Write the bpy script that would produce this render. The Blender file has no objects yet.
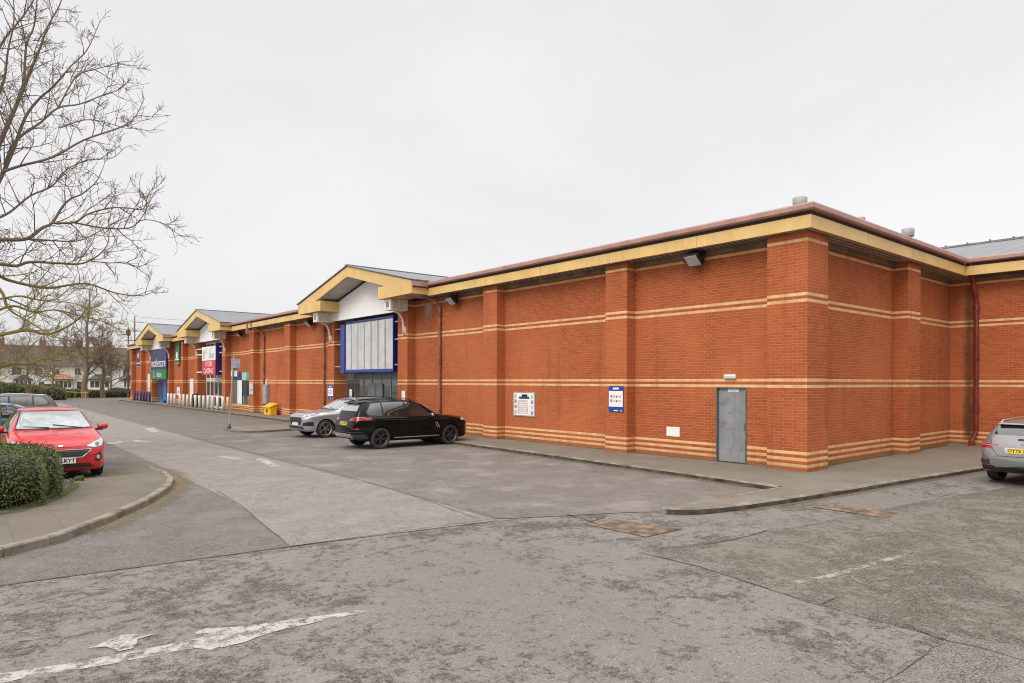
import bpy, bmesh, math, random
from mathutils import Vector, Matrix, Quaternion
random.seed(7)
C = bpy.context.scene.collection
PI = math.pi
# ---------------------------------------------------------------- camera geometry (fitted from the photograph)
F_PX, EYE, HOR = 667., 2.2, 382.
ROLL = math.atan(3/1355.)
YAW = math.radians(39.9)
FW = (math.sin(YAW), math.cos(YAW)); RT = (FW[1], -FW[0])
def ray(px, py):
    u, v = px-512, HOR-py
    c, s = math.cos(ROLL), math.sin(ROLL)
    a, b = (u*c-v*s)/F_PX, (v*c+u*s)/F_PX
    return FW[0]+a*RT[0], FW[1]+a*RT[1], b
def on_z(px, py, z=0.):
    d = ray(px, py); t = (z-EYE)/d[2]; return (d[0]*t, d[1]*t, z)
def on_x(px, py, x):
    d = ray(px, py); t = x/d[0]; return (x, d[1]*t, EYE+d[2]*t)
def on_y(px, py, y):
    d = ray(px, py); t = y/d[1]; return (d[0]*t, y, EYE+d[2]*t)
# ---------------------------------------------------------------- materials
class N:
    def __init__(s, m): s.t = m.node_tree; s.n = s.t.nodes; s.l = s.t.links
    def __call__(s, typ, ins=None, **kw):
        n = s.n.new('ShaderNode'+typ)
        for k, v in kw.items(): setattr(n, k, v)
        for k, v in (ins or {}).items():
            if isinstance(v, bpy.types.NodeSocket): s.l.new(v, n.inputs[k])
            else: n.inputs[k].default_value = v
        return n
    def math(s, op, a, b=0., c=None):
        ins = {0: a, 1: b}
        if c is not None: ins[2] = c
        return s('Math', ins, operation=op).outputs[0]
    def mix(s, f, a, b, typ='MIX'):
        n = s.n.new('ShaderNodeMix'); n.data_type = 'RGBA'; n.blend_type = typ
        for i, v in ((0, f), (6, a), (7, b)):
            if isinstance(v, bpy.types.NodeSocket): s.l.new(v, n.inputs[i])
            else: n.inputs[i].default_value = v
        return n.outputs[2]
    def noise(s, vec, scale, detail=4., rough=.55, dist=0.):
        return s('TexNoise', {'Vector': vec, 'Scale': scale, 'Detail': detail, 'Roughness': rough, 'Distortion': dist}).outputs[0]
    def ramp(s, f, a, b, lo=0., hi=1.):
        return s('MapRange', {0: f, 1: a, 2: b, 3: lo, 4: hi}, interpolation_type='SMOOTHSTEP').outputs[0]
def new_mat(name):
    m = bpy.data.materials.new(name); m.use_nodes = True
    return m, N(m), m.node_tree.nodes['Principled BSDF']
def c4(c): return (c[0], c[1], c[2], 1.)
MATS = {}
def mk(name, col, rough=.6, metal=0., var=.12, scale=5., bump=0., bscale=60., spec=.5, coat=0., dirt=None, streak=0., emit=0.):
    m, n, b = new_mat(name)
    co = n('TexCoord').outputs['Object']
    f = n.noise(co, scale, 5., .6)
    d = tuple(max(0., x*(1-var*1.6)) for x in col); l = tuple(min(1., x*(1+var*1.2)) for x in col)
    colr = n.mix(n.ramp(f, .3, .7), c4(d), c4(l))
    if dirt:
        g = n.noise(co, scale*2.3, 6., .7)
        colr = n.mix(n.ramp(g, .52, .75, 0., dirt[1]), colr, c4(dirt[0]))
    if streak:
        mp = n('Mapping', {'Vector': co, 'Scale': (9., 9., .5)}).outputs[0]
        g = n.noise(mp, 1., 5., .65)
        colr = n.mix(n.ramp(g, .5, .72, 0., streak), colr, c4(tuple(x*.5 for x in col)))
    n.l.new(colr, b.inputs['Base Color'])
    b.inputs['Roughness'].default_value = rough; b.inputs['Metallic'].default_value = metal
    b.inputs['Specular IOR Level'].default_value = spec
    b.inputs['Coat Weight'].default_value = coat; b.inputs['Coat Roughness'].default_value = .05
    if bump:
        bp = n('Bump', {'Strength': bump, 'Distance': .01, 'Height': n.noise(co, bscale, 3., .6)})
        n.l.new(bp.outputs[0], b.inputs['Normal'])
    MATS[name] = m
    return m

def brick_mat(name, stripes):
    m, n, b = new_mat(name)
    geo = n('NewGeometry')
    p = n('SeparateXYZ', {0: geo.outputs['Position']}); nn = n('SeparateXYZ', {0: geo.outputs['Normal']})
    ax = n.math('GREATER_THAN', n.math('ABSOLUTE', nn.outputs[0]), .5)
    u = n.math('ADD', n.math('MULTIPLY', p.outputs[1], ax), n.math('MULTIPLY', p.outputs[0], n.math('SUBTRACT', 1., ax)))
    z = n.math('SUBTRACT', p.outputs[2], .0475)
    uv = n('CombineXYZ', {0: u, 1: z, 2: 0.}).outputs[0]
    bt = n('TexBrick', {'Vector': uv, 'Color1': (0, 0, 0, 1), 'Color2': (1, 1, 1, 1), 'Mortar': (.5, .5, .5, 1), 'Scale': 1., 'Mortar Size': .006,
                        'Mortar Smooth': .2, 'Bias': 0., 'Brick Width': .225, 'Row Height': .075}, offset=.5, squash=1.)
    rnd = n('SeparateColor', {0: bt.outputs[0]}).outputs[0]
    big = n.noise(geo.outputs['Position'], .35, 5., .6)
    fine = n.noise(geo.outputs['Position'], 40., 3., .6)
    red = n.mix(rnd, c4((.325, .070, .023)), c4((.445, .106, .036)))
    red = n.mix(n.ramp(rnd, .86, .97, 0., .6), red, c4((.30, .066, .022)))
    red = n.mix(n.ramp(big, .38, .66, 0., .7), red, c4((.50, .135, .046)))
    red = n.mix(n.ramp(fine, .4, .8, 0., .35), red, c4((.30, .07, .03)))
    row = n.math('FLOOR', n.math('DIVIDE', z, .075))
    msk = 0.
    for s in stripes:
        k = n.math('COMPARE', row, float(s), .1)
        msk = k if msk == 0. else n.math('MAXIMUM', msk, k)
    pale = n.mix(rnd, c4((.64, .36, .155)), c4((.77, .49, .25)))
    col = n.mix(msk, red, pale)
    mort = n.mix(fine, c4((.40, .22, .10)), c4((.52, .32, .16)))
    col = n.mix(n.math('MULTIPLY', bt.outputs[1], .62), col, mort)
    # rain dirt low on the brickwork and soft vertical run marks
    st = n.noise(n('CombineXYZ', {0: n.math('MULTIPLY', u, 2.2), 1: n.math('MULTIPLY', z, .22), 2: 0.}).outputs[0], 1., 5., .7)
    col = n.mix(n.ramp(st, .50, .78, 0., .5), col, c4((.20, .062, .03)))
    low = n.ramp(n.math('ADD', z, n.math('MULTIPLY', big, .35)), .10, .55, .5, 0.)
    col = n.mix(low, col, c4((.20, .10, .055)))
    n.l.new(col, b.inputs['Base Color'])
    b.inputs['Roughness'].default_value = .88; b.inputs['Specular IOR Level'].default_value = .25
    h = n.math('SUBTRACT', n.math('MULTIPLY', fine, .25), bt.outputs[1])
    bp = n('Bump', {'Strength': .5, 'Distance': .008, 'Height': h})
    n.l.new(bp.outputs[0], b.inputs['Normal'])
    return m

def asphalt_mat(name, pale, dark, cover, scale=1.0, soft=.05, dustcol=None, dust=0., seed=0., pits=.5):
    """worn tarmac: smooth pale binder, ragged areas where the dark coarse stone shows through, and small plucked pits"""
    m, n, b = new_mat(name)
    pos = n('NewGeometry').outputs['Position']
    pos = n('VectorMath', {0: pos, 1: (seed, seed*1.7, 0)}).outputs[0]
    big = n.noise(pos, .33*scale, 3., .55); mid = n.noise(pos, 1.7*scale, 4., .6, .4); mi2 = n.noise(pos, 7.5*scale, 5., .68, .5); mi3 = n.noise(pos, 24., 4., .7)
    fine = n.noise(pos, 70., 3., .65)
    vo = n('TexVoronoi', {'Vector': pos, 'Scale': 85.}); stone = n('SeparateColor', {0: vo.outputs['Color']}).outputs[0]
    s = n.math('ADD', n.math('MULTIPLY', big, .40), n.math('MULTIPLY', mid, .42))
    s = n.math('ADD', s, n.math('MULTIPLY', mi2, .55)); s = n.math('ADD', s, n.math('MULTIPLY', mi3, .40)); s = n.math('ADD', s, n.math('MULTIPLY', fine, .14))
    th = 1.125-cover*.42
    msk = n.ramp(s, th-soft, th+soft)
    pt = n.math('ADD', n.math('MULTIPLY', mi3, .62), n.math('MULTIPLY', mi2, .38))
    pt = n.math('MULTIPLY', n.ramp(pt, .57, .62), pits)
    msk = n.math('MAXIMUM', msk, pt)
    pc = n.mix(n.ramp(big, .3, .7), c4(tuple(x*.86 for x in pale)), c4(tuple(min(1, x*1.10) for x in pale)))
    pc = n.mix(n.ramp(mid, .35, .7, 0., .35), pc, c4(tuple(x*.80 for x in pale)))
    pc = n.mix(n.ramp(fine, .35, .75, 0., .6), pc, c4(tuple(x*.58 for x in pale)))
    pc = n.mix(n.ramp(stone, .86, .98, 0., .55), pc, c4(tuple(min(1, x*1.6) for x in pale)))
    pc = n.mix(n.ramp(stone, .16, .03, 0., .5), pc, c4(tuple(x*.5 for x in pale)))
    dc = n.mix(n.ramp(stone, .15, .95), c4(tuple(x*.45 for x in dark)), c4(tuple(min(1, x*1.9) for x in dark)))
    col = n.mix(n.math('MULTIPLY', msk, .9), pc, dc)
    if dustcol:
        dn = n.noise(pos, .8, 5., .65)
        col = n.mix(n.math('MULTIPLY', n.ramp(dn, .46, .70, 0., dust), n.ramp(fine, .3, .7, .5, 1.)), col, c4(dustcol))
    n.l.new(col, b.inputs['Base Color'])
    b.inputs['Roughness'].default_value = .85; b.inputs['Specular IOR Level'].default_value = .3
    h = n.math('ADD', n.math('MULTIPLY', fine, .35), n.math('MULTIPLY', n.math('MULTIPLY', vo.outputs['Distance'], msk), -1.6))
    h = n.math('SUBTRACT', h, n.math('MULTIPLY', msk, .6))
    bp = n('Bump', {'Strength': .55, 'Distance': .007, 'Height': h})
    n.l.new(bp.outputs[0], b.inputs['Normal'])
    return m

def worn_paint(name, col, wear=.5, scale=4.):
    """paint that is missing where worn: transparent holes down to the tarmac below"""
    m, n, b = new_mat(name)
    pos = n('NewGeometry').outputs['Position']
    s = n.math('ADD', n.math('MULTIPLY', n.noise(pos, scale, 6., .7), .7), n.math('MULTIPLY', n.noise(pos, scale*9, 4., .7), .3))
    a = n.ramp(s, wear-.06, wear+.09)
    f = n.noise(pos, 30., 4., .6)
    n.l.new(n.mix(n.ramp(f, .35, .75), c4(col), c4(tuple(x*.72 for x in col))), b.inputs['Base Color'])
    n.l.new(a, b.inputs['Alpha']); b.inputs['Roughness'].default_value = .75
    return m
def fade_mat(name, col, col2, scale=6., soft=.35):
    """loose dirt or moss that thins out: coverage from the 'fade' attribute broken up by noise"""
    m, n, b = new_mat(name)
    pos = n('NewGeometry').outputs['Position']
    at = n('Attribute', attribute_name='fade').outputs['Fac']
    s = n.math('ADD', n.math('MULTIPLY', n.noise(pos, scale, 6., .7), .6), n.math('MULTIPLY', n.noise(pos, scale*11, 3., .7), .4))
    a = n.ramp(n.math('ADD', s, n.math('MULTIPLY', at, .9)), .82, .82+soft)
    n.l.new(n.mix(n.noise(pos, 25., 4.), c4(col), c4(col2)), b.inputs['Base Color'])
    n.l.new(n.math('MULTIPLY', a, .85), b.inputs['Alpha']); b.inputs['Roughness'].default_value = .95
    return m
def slab_mat(name, col):
    m, n, b = new_mat(name)
    pos = n('NewGeometry').outputs['Position']
    bt = n('TexBrick', {'Vector': n('Mapping', {'Vector': pos, 'Rotation': (0, 0, math.radians(90))}).outputs[0], 'Color1': (0, 0, 0, 1), 'Color2': (1, 1, 1, 1), 'Scale': 1.,
                        'Mortar Size': .007, 'Mortar Smooth': .3, 'Brick Width': .9, 'Row Height': .6}, offset=.5)
    rnd = n('SeparateColor', {0: bt.outputs[0]}).outputs[0]
    big = n.noise(pos, .8, 5., .65); fine = n.noise(pos, 45., 4., .65)
    cc = n.mix(rnd, c4(tuple(x*.93 for x in col)), c4(tuple(x*1.07 for x in col)))
    cc = n.mix(n.ramp(big, .38, .68, 0., .55), cc, c4((col[0]*.70, col[1]*.72, col[2]*.62)))
    cc = n.mix(n.ramp(fine, .35, .8, 0., .5), cc, c4(tuple(x*.62 for x in col)))
    cc = n.mix(n.math('MULTIPLY', bt.outputs[1], .35), cc, c4((.09, .08, .05)))
    n.l.new(cc, b.inputs['Base Color']); b.inputs['Roughness'].default_value = .9; b.inputs['Specular IOR Level'].default_value = .25
    bp = n('Bump', {'Strength': .5, 'Distance': .006, 'Height': n.math('SUBTRACT', fine, n.math('MULTIPLY', bt.outputs[1], .6))})
    n.l.new(bp.outputs[0], b.inputs['Normal'])
    return m
def ribbed_mat(name, col, axis, pitch, rough=.45, metal=.3, strength=1.):
    m, n, b = new_mat(name)
    pos = n('NewGeometry').outputs['Position']
    p = n('SeparateXYZ', {0: pos}).outputs[axis]
    ph = n.math('FRACT', n.math('DIVIDE', p, pitch))
    h = n.ramp(n.math('ABSOLUTE', n.math('SUBTRACT', ph, .5)), .36, .44)
    f = n.noise(pos, 1.2, 6., .7)
    cc = n.mix(n.ramp(f, .3, .75), c4(tuple(x*.82 for x in col)), c4(tuple(min(1, x*1.1) for x in col)))
    n.l.new(cc, b.inputs['Base Color']); b.inputs['Roughness'].default_value = rough; b.inputs['Metallic'].default_value = metal
    bp = n('Bump', {'Strength': strength, 'Distance': .03, 'Height': h})
    n.l.new(bp.outputs[0], b.inputs['Normal'])
    return m
def leaf_mat(name, a, b_, c):
    m, n, b = new_mat(name)
    g = n('NewGeometry'); r = g.outputs['Random Per Island']
    pos = n.noise(g.outputs['Position'], 2.5, 3.)
    cc = n.mix(r, c4(a), c4(b_)); cc = n.mix(n.ramp(r, .95, .99), cc, c4(c))
    cc = n.mix(n.ramp(pos, .4, .7, 0., .5), cc, c4(b_))
    n.l.new(cc, b.inputs['Base Color']); b.inputs['Roughness'].default_value = .5; b.inputs['Specular IOR Level'].default_value = .35
    return m
def bark_mat(name, brown, moss, amount, top):
    """bark with yellow-green algae, thick on the low limbs, gone in the high ones"""
    m, n, b = new_mat(name)
    pos = n('NewGeometry').outputs['Position']
    z = n('SeparateXYZ', {0: pos}).outputs[2]
    f = n.noise(pos, 2.2, 5., .65); fi = n.noise(pos, 35., 4., .7)
    cc = n.mix(fi, c4(tuple(x*.6 for x in brown)), c4(tuple(x*1.35 for x in brown)))
    h = n.math('ADD', n.math('MULTIPLY', f, 1.0), n.ramp(z, 1.5, top, .32, -.30))
    cc = n.mix(n.ramp(h, .40, .66, 0., amount), cc, n.mix(fi, c4(tuple(x*.75 for x in moss)), c4(moss)))
    n.l.new(cc, b.inputs['Base Color']); b.inputs['Roughness'].default_value = .9
    bp = n('Bump', {'Strength': .5, 'Distance': .02, 'Height': fi}); n.l.new(bp.outputs[0], b.inputs['Normal'])
    return m
def tile_mat(name, col, dx):
    m, n, b = new_mat(name)
    pos = n('NewGeometry').outputs['Position']
    p = n('SeparateXYZ', {0: pos})
    bt = n('TexBrick', {'Vector': n('CombineXYZ', {0: p.outputs[0], 1: p.outputs[2], 2: 0.}).outputs[0], 'Color1': c4(tuple(x*.7 for x in col)), 'Color2': c4(tuple(x*1.25 for x in col)),
                        'Mortar': c4(tuple(x*.4 for x in col)), 'Scale': 1., 'Mortar Size': .02, 'Brick Width': .3, 'Row Height': .22}, offset=.5)
    f = n.noise(pos, .7, 5., .7)
    cc = n.mix(n.ramp(f, .4, .7, 0., .5), bt.outputs[0], c4((.16, .13, .06)))
    n.l.new(cc, b.inputs['Base Color']); b.inputs['Roughness'].default_value = .9
    return m
def glass_mat(name, col, rough=.04, spec=.9):
    m, n, b = new_mat(name)
    f = n.noise(n('TexCoord').outputs['Object'], 3., 3.)
    n.l.new(n.mix(f, c4(tuple(x*.7 for x in col)), c4(tuple(x*1.3 for x in col))), b.inputs['Base Color'])
    b.inputs['Roughness'].default_value = rough; b.inputs['IOR'].default_value = 1.6; b.inputs['Specular IOR Level'].default_value = spec
    b.inputs['Coat Weight'].default_value = .6; b.inputs['Coat Roughness'].default_value = .02
    return m

STR = [2, 4, 6, 27, 29, 54, 56, 73]
M = dict(
 brick=brick_mat('red_brick', STR),
 cream2=mk('fascia_joint_cover', (.58, .38, .13), .5), cream=mk('cream_yellow_metal', (.72, .48, .175), .45, var=.07, scale=.8, streak=.3, dirt=((.45, .30, .10), .35)),
 gutter=mk('brown_gutter', (.40, .225, .19), .4, var=.10, scale=2., streak=.2),
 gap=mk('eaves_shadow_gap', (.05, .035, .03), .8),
 gsoffit=mk('gable_soffit_metal', (.48, .44, .38), .6, var=.08, scale=2.), frieze=mk('brown_frieze', (.20, .14, .085), .7, var=.2, scale=2.), soffit=mk('soffit_metal', (.40, .34, .27), .6, var=.15, scale=2.),
 roof=ribbed_mat('grey_roof_sheet', (.21, .215, .22), 1, .6),
 roofx=ribbed_mat('grey_roof_sheet_side', (.21, .215, .22), 0, .6),
 white=mk('white_cladding', (.92, .91, .90), .5, var=.02, scale=1.5, streak=.06),
 wpaint=mk('white_paint_metal', (.76, .74, .69), .45, var=.08, scale=6., streak=.3),
 wplas=mk('white_plastic', (.80, .80, .78), .4, var=.04),
 panel=mk('blank_grey_panel', (.56, .555, .55), .5, var=.08, scale=1.6, streak=.35),
 blue=mk('bright_blue_metal', (.016, .05, .28), .35, var=.1),
 navy=mk('navy_metal', (.012, .02, .16), .35, var=.15),
 navy2=mk('navy_sign', (.028, .033, .13), .4, var=.1),
 green=mk('green_sign', (.02, .17, .075), .4, var=.1),
 red=mk('red_sign', (.62, .035, .06), .4, var=.08),
 pink=mk('faded_print', (.62, .52, .50), .5), grn2=mk('faded_green_print', (.42, .55, .47), .5),
 teal=mk('teal_sign', (.02, .38, .28), .4), palegreen=mk('pale_green_sign', (.45, .55, .40), .4),
 glass=glass_mat('shop_glass', (.055, .065, .065)),
 gframe=mk('grey_alu', (.22, .23, .24), .4, .3), black=mk('black_plastic', (.015, .015, .016), .5),
 door=mk('grey_steel_door', (.25, .255, .255), .5, var=.10, scale=1.5, streak=.45, dirt=((.07, .07, .075), .8)),
 dframe=mk('dark_door_frame', (.10, .105, .11), .5),
 galv=mk('galvanised_steel', (.33, .325, .32), .6, .1, var=.08, scale=3.),
 pipe=mk('brown_downpipe', (.27, .105, .07), .4, var=.2, scale=3.),
 redpipe=mk('dark_red_downpipe', (.17, .024, .02), .35, var=.25, scale=3.),
 yellow=mk('yellow_plastic', (.80, .44, .012), .45, var=.1, scale=3.),
 bollw=mk('off_white_bollard_paint', (.78, .75, .68), .5, var=.06, scale=9., streak=.08),
 bollo=mk('cream_bollard_paint', (.75, .52, .30), .5, var=.1, scale=9.),
 bollb=mk('blue_bollard_paint', (.02, .05, .18), .4),
 kerbd=mk('shaded_grimy_kerb_face', (.075, .063, .045), .95, var=.4, scale=4., bump=.4), kerb=mk('concrete_kerb', (.215, .185, .145), .9, var=.25, scale=2.5, bump=.5, bscale=50., dirt=((.10, .085, .05), .7)),  # dark kerb faces: shadow painted into the colour, together with grime
 slab=slab_mat('paving', (.21, .182, .145)),
 isl=slab_mat('island_paving', (.175, .150, .118)),
 tarm=asphalt_mat('old_tarmac', (.212, .190, .170), (.078, .070, .058), .30, seed=3., pits=.9, soft=.06),
 road=asphalt_mat('car_park_tarmac', (.175, .156, .140), (.108, .096, .086), .42, .7, .16, (.22, .195, .168), .6, seed=11., pits=.35),
 strip=asphalt_mat('worn_lane_tarmac', (.268, .239, .212), (.165, .146, .129), .36, .8, .14, seed=23., pits=.25),
 patch=asphalt_mat('coarse_tarmac', (.208, .184, .156), (.088, .077, .061), .46, 1.1, .08, (.19, .16, .13), .5, seed=37., pits=.7),
 dark=asphalt_mat('bay_tarmac', (.205, .181, .161), (.128, .111, .099), .50, .6, .14, (.285, .253, .224), .8, seed=51., pits=.35),
 rust=mk('rust_stained_patch', (.17, .115, .075), .9, var=.4, scale=5., bump=.6, bscale=120., dirt=((.10, .075, .055), .8)),
 crack=mk('crack_fill', (.055, .047, .040), .95),
 wline=worn_paint('white_road_paint', (.42, .392, .35), .45, 7.), wfaint=worn_paint('faded_road_paint', (.32, .29, .252), .475, 5.),
 wdash=worn_paint('thin_road_paint', (.42, .39, .345), .44, 4.), dirt=fade_mat('gutter_dirt', (.23, .175, .10), (.13, .10, .058), 5., .6), moss=fade_mat('moss', (.10, .115, .02), (.06, .065, .02), 9.),
 stain=fade_mat('damp_stain', (.07, .045, .022), (.085, .06, .022), 2., .8),
 grass=mk('rough_grass', (.07, .085, .025), .9, var=.5, scale=9., bump=1., bscale=200.),
 soil=mk('soil', (.09, .065, .04), .95, var=.4, scale=8., bump=1.),
 bark=bark_mat('plane_bark', (.185, .135, .09), (.28, .235, .045), .95, 9.),
 bark2=bark_mat('brown_bark', (.21, .15, .105), (.24, .20, .06), .25, 6.),
 hedge=leaf_mat('clipped_hedge_leaf', (.042, .070, .014), (.125, .155, .040), (.22, .11, .03)),
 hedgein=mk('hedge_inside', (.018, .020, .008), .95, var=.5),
 hedge2=leaf_mat('far_hedge_leaf', (.07, .10, .03), (.16, .18, .06), (.12, .08, .03)),
 hedge3=leaf_mat('brown_shrub_leaf', (.10, .06, .03), (.17, .11, .055), (.08, .09, .03)),
 hedge4=leaf_mat('red_shrub_leaf', (.10, .035, .03), (.16, .06, .045), (.10, .08, .03)),
 render=mk('white_render', (.80, .79, .76), .8, var=.06, scale=.6, streak=.12), cren=mk('cream_render', (.74, .70, .60), .8, var=.06, scale=.6),
 hbrick=mk('house_brick', (.27, .13, .085), .9, var=.3, scale=3.),
 tile=tile_mat('brown_tile', (.125, .085, .06), 0), terra=mk('terracotta_tile', (.36, .16, .09), .8, var=.3, scale=4.),
 slate=mk('slate', (.07, .07, .08), .7, var=.2), hdoor=mk('blue_house_door', (.03, .05, .11), .5),
 grey=mk('grey_paint', (.28, .30, .33), .5), dgrey=mk('dark_grey_infill', (.13, .14, .145), .4), wbox=mk('cream_paint', (.76, .72, .62), .5, var=.08),
 wglass=glass_mat('house_glass', (.10, .11, .12)), bdoor=mk('blue_door_paint', (.02, .22, .62), .35), rustp=mk('rusty_post', (.15, .09, .055), .7, .2, var=.4, scale=6.),
)
# ---------------------------------------------------------------- mesh helpers
class MB:
    def __init__(s): s.v = []; s.f = []; s.m = []; s.mats = []; s.fade = None
    def slot(s, m):
        if m not in s.mats: s.mats.append(m)
        return s.mats.index(m)
    def add(s, vs, fs, m, X=None):
        k = len(s.v); i = s.slot(m)
        s.v += [tuple(X @ Vector(v)) for v in vs] if X else [tuple(v) for v in vs]
        for f in fs: s.f.append(tuple(k+j for j in f)); s.m.append(i)
        return s
    def box(s, x0, y0, z0, x1, y1, z1, m, X=None):
        x0, x1 = sorted((x0, x1)); y0, y1 = sorted((y0, y1)); z0, z1 = sorted((z0, z1))
        return s.add([(x0,y0,z0),(x1,y0,z0),(x1,y1,z0),(x0,y1,z0),(x0,y0,z1),(x1,y0,z1),(x1,y1,z1),(x0,y1,z1)],
              [(0,3,2,1),(4,5,6,7),(0,1,5,4),(1,2,6,5),(2,3,7,6),(3,0,4,7)], m, X)
    def prism(s, poly, axis, a, b, m, X=None):
        """polygon in the two other axes (in x,y,z order) extruded along axis"""
        def P(p, t):
            q = list(p); q.insert(axis, t); return tuple(q)
        n = len(poly)
        vs = [P(p, a) for p in poly]+[P(p, b) for p in poly]
        fs = [tuple(range(n)), tuple(range(2*n-1, n-1, -1))]+[(i, n+i, n+(i+1)%n, (i+1)%n) for i in range(n)]
        return s.add(vs, fs, m, X)
    def sheet(s, pts, m): return s.add(pts, [tuple(range(len(pts)))], m)
    def tube(s, pts, rad, m, n=6, cap=True, X=None):
        pts = [Vector(p) for p in pts]
        if not isinstance(rad, (list, tuple)): rad = [rad]*len(pts)
        t = (pts[1]-pts[0]).normalized()
        a = t.orthogonal().normalized(); vs = []; fs = []
        for i, p in enumerate(pts):
            t2 = ((pts[min(i+1, len(pts)-1)]-pts[max(i-1, 0)])).normalized()
            q = t.rotation_difference(t2); a = (q @ a).normalized(); t = t2
            b = t.cross(a)
            for k in range(n):
                w = 2*PI*k/n; vs.append(p+(a*math.cos(w)+b*math.sin(w))*rad[i])
        for i in range(len(pts)-1):
            for k in range(n): fs.append((i*n+k, i*n+(k+1)%n, (i+1)*n+(k+1)%n, (i+1)*n+k))
        if cap: fs.append(tuple(range(n-1, -1, -1))); fs.append(tuple((len(pts)-1)*n+k for k in range(n)))
        return s.add(vs, fs, m, X)
    def lathe(s, prof, m, n=20, X=None, axis='z', cap=True):
        """profile (r, h) turned about an axis"""
        vs = []; fs = []
        for r, h in prof:
            for k in range(n):
                w = 2*PI*k/n; c, d = r*math.cos(w), r*math.sin(w)
                vs.append((c, d, h) if axis == 'z' else (c, h, d))
        for i in range(len(prof)-1):
            for k in range(n): fs.append((i*n+k, i*n+(k+1)%n, (i+1)*n+(k+1)%n, (i+1)*n+k))
        if cap and prof[0][0] > 1e-4: fs.append(tuple(range(n)))
        if cap and prof[-1][0] > 1e-4: fs.append(tuple((len(prof)-1)*n+k for k in range(n)))
        return s.add(vs, fs, m, X)
    def text(s, body, size, m, X, align='CENTER', extr=.003, sx=1., bold=0.):
        cu = bpy.data.curves.new('lettering', 'FONT'); cu.body = body; cu.size = size; cu.align_x = align; cu.align_y = 'CENTER'; cu.extrude = extr; cu.resolution_u = 3; cu.offset = bold
        o = bpy.data.objects.new('lettering', cu); C.objects.link(o)
        me = bpy.data.meshes.new_from_object(o.evaluated_get(bpy.context.evaluated_depsgraph_get()))
        s.add([(v.co.x*sx, v.co.y, v.co.z) for v in me.vertices], [tuple(p.vertices) for p in me.polygons], m, X)
        bpy.data.objects.remove(o); bpy.data.curves.remove(cu); bpy.data.meshes.remove(me)
        return s
    def build(s, name, parent=None, smooth=False, bevel=0., recalc=True):
        me = bpy.data.meshes.new(name); me.from_pydata(s.v, [], s.f)
        for m in s.mats: me.materials.append(m)
        me.polygons.foreach_set('material_index', s.m)
        if recalc:
            bm = bmesh.new(); bm.from_mesh(me); bmesh.ops.recalc_face_normals(bm, faces=bm.faces); bm.to_mesh(me); bm.free()
        if smooth: me.polygons.foreach_set('use_smooth', [True]*len(me.polygons))
        if s.fade:
            at = me.attributes.new('fade', 'FLOAT', 'POINT'); at.data.foreach_set('value', s.fade)
        me.update()
        o = bpy.data.objects.new(name, me); C.objects.link(o)
        if bevel:
            b = o.modifiers.new('edge', 'BEVEL'); b.width = bevel; b.segments = 2; b.limit_method = 'ANGLE'; b.angle_limit = .6
        if parent: attach(o, parent)
        return o
def attach(o, parent):
    """children keep world coordinates for things built in place"""
    o.parent = parent
    if parent.get('_inplace'): o.matrix_parent_inverse = Matrix.Translation(-Vector(parent['_inplace']))
    elif parent.parent and parent.parent.get('_inplace'): pass
def tag(o, label, cat, group=None):
    o['label'] = label; o['category'] = cat
    if group: o['group'] = group
    return o
def kind(o, k): o['kind'] = k; return o
def thing(name, loc, label, cat, group=None, rz=0., inplace=True):
    o = bpy.data.objects.new(name, None); C.objects.link(o); o.location = loc; o.rotation_euler = (0, 0, rz); o.empty_display_size = .2
    if inplace: o['_inplace'] = tuple(loc)
    return tag(o, label, cat, group)
def copy_tree(o, parent=None):
    c = o.copy(); C.objects.link(c); c.parent = parent
    for ch in list(o.children): copy_tree(ch, c)
    return c
def interp(tab, x):
    """smooth monotone interpolation of a table [(x, y)]"""
    if x <= tab[0][0]: return tab[0][1]
    if x >= tab[-1][0]: return tab[-1][1]
    i = max(k for k in range(len(tab)-1) if tab[k][0] <= x)
    def sl(k): return (tab[k+1][1]-tab[k][1])/(tab[k+1][0]-tab[k][0])
    def tg(k):
        if k == 0: return sl(0)
        if k == len(tab)-1: return sl(k-1)
        a, b = sl(k-1), sl(k)
        return 0. if a*b <= 0 else 2*a*b/(a+b)
    h = tab[i+1][0]-tab[i][0]; t = (x-tab[i][0])/h
    return (2*t**3-3*t**2+1)*tab[i][1]+(t**3-2*t**2+t)*h*tg(i)+(-2*t**3+3*t**2)*tab[i+1][1]+(t**3-t**2)*h*tg(i+1)
def lerp(a, b, t): return a+(b-a)*t
# ---------------------------------------------------------------- camera, sky, sun
cam = bpy.data.cameras.new('camera'); co = bpy.data.objects.new('camera', cam); C.objects.link(co)
cam.sensor_width = 36.; cam.lens = F_PX/1024*36; cam.shift_y = (HOR-341.5)/1024; cam.clip_end = 2000.; cam.clip_start = .05
r0 = Vector((RT[0], RT[1], 0)); u0 = Vector((0, 0, 1)); f0 = Vector((FW[0], FW[1], 0))
r1 = r0*math.cos(ROLL)+u0*math.sin(ROLL); u1 = u0*math.cos(ROLL)-r0*math.sin(ROLL)
mt = Matrix((r1, u1, -f0)).transposed().to_4x4(); mt.translation = (0, 0, EYE)
co.matrix_world = mt
bpy.context.scene.camera = co
bpy.context.scene.cycles.filter_width = 1.05; bpy.context.scene.cycles.use_denoising = True; bpy.context.scene.cycles.denoising_input_passes = 'RGB_ALBEDO_NORMAL'; bpy.context.scene.cycles.denoising_prefilter = 'ACCURATE'
vs_ = bpy.context.scene.view_settings; vs_.view_transform = 'Standard'; vs_.look = 'None'; vs_.exposure = EXPO = .0; vs_.gamma = 1.
SUN_EL, SUN_AZ = math.radians(42), math.radians(256)      # azimuth measured clockwise from +Y
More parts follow.
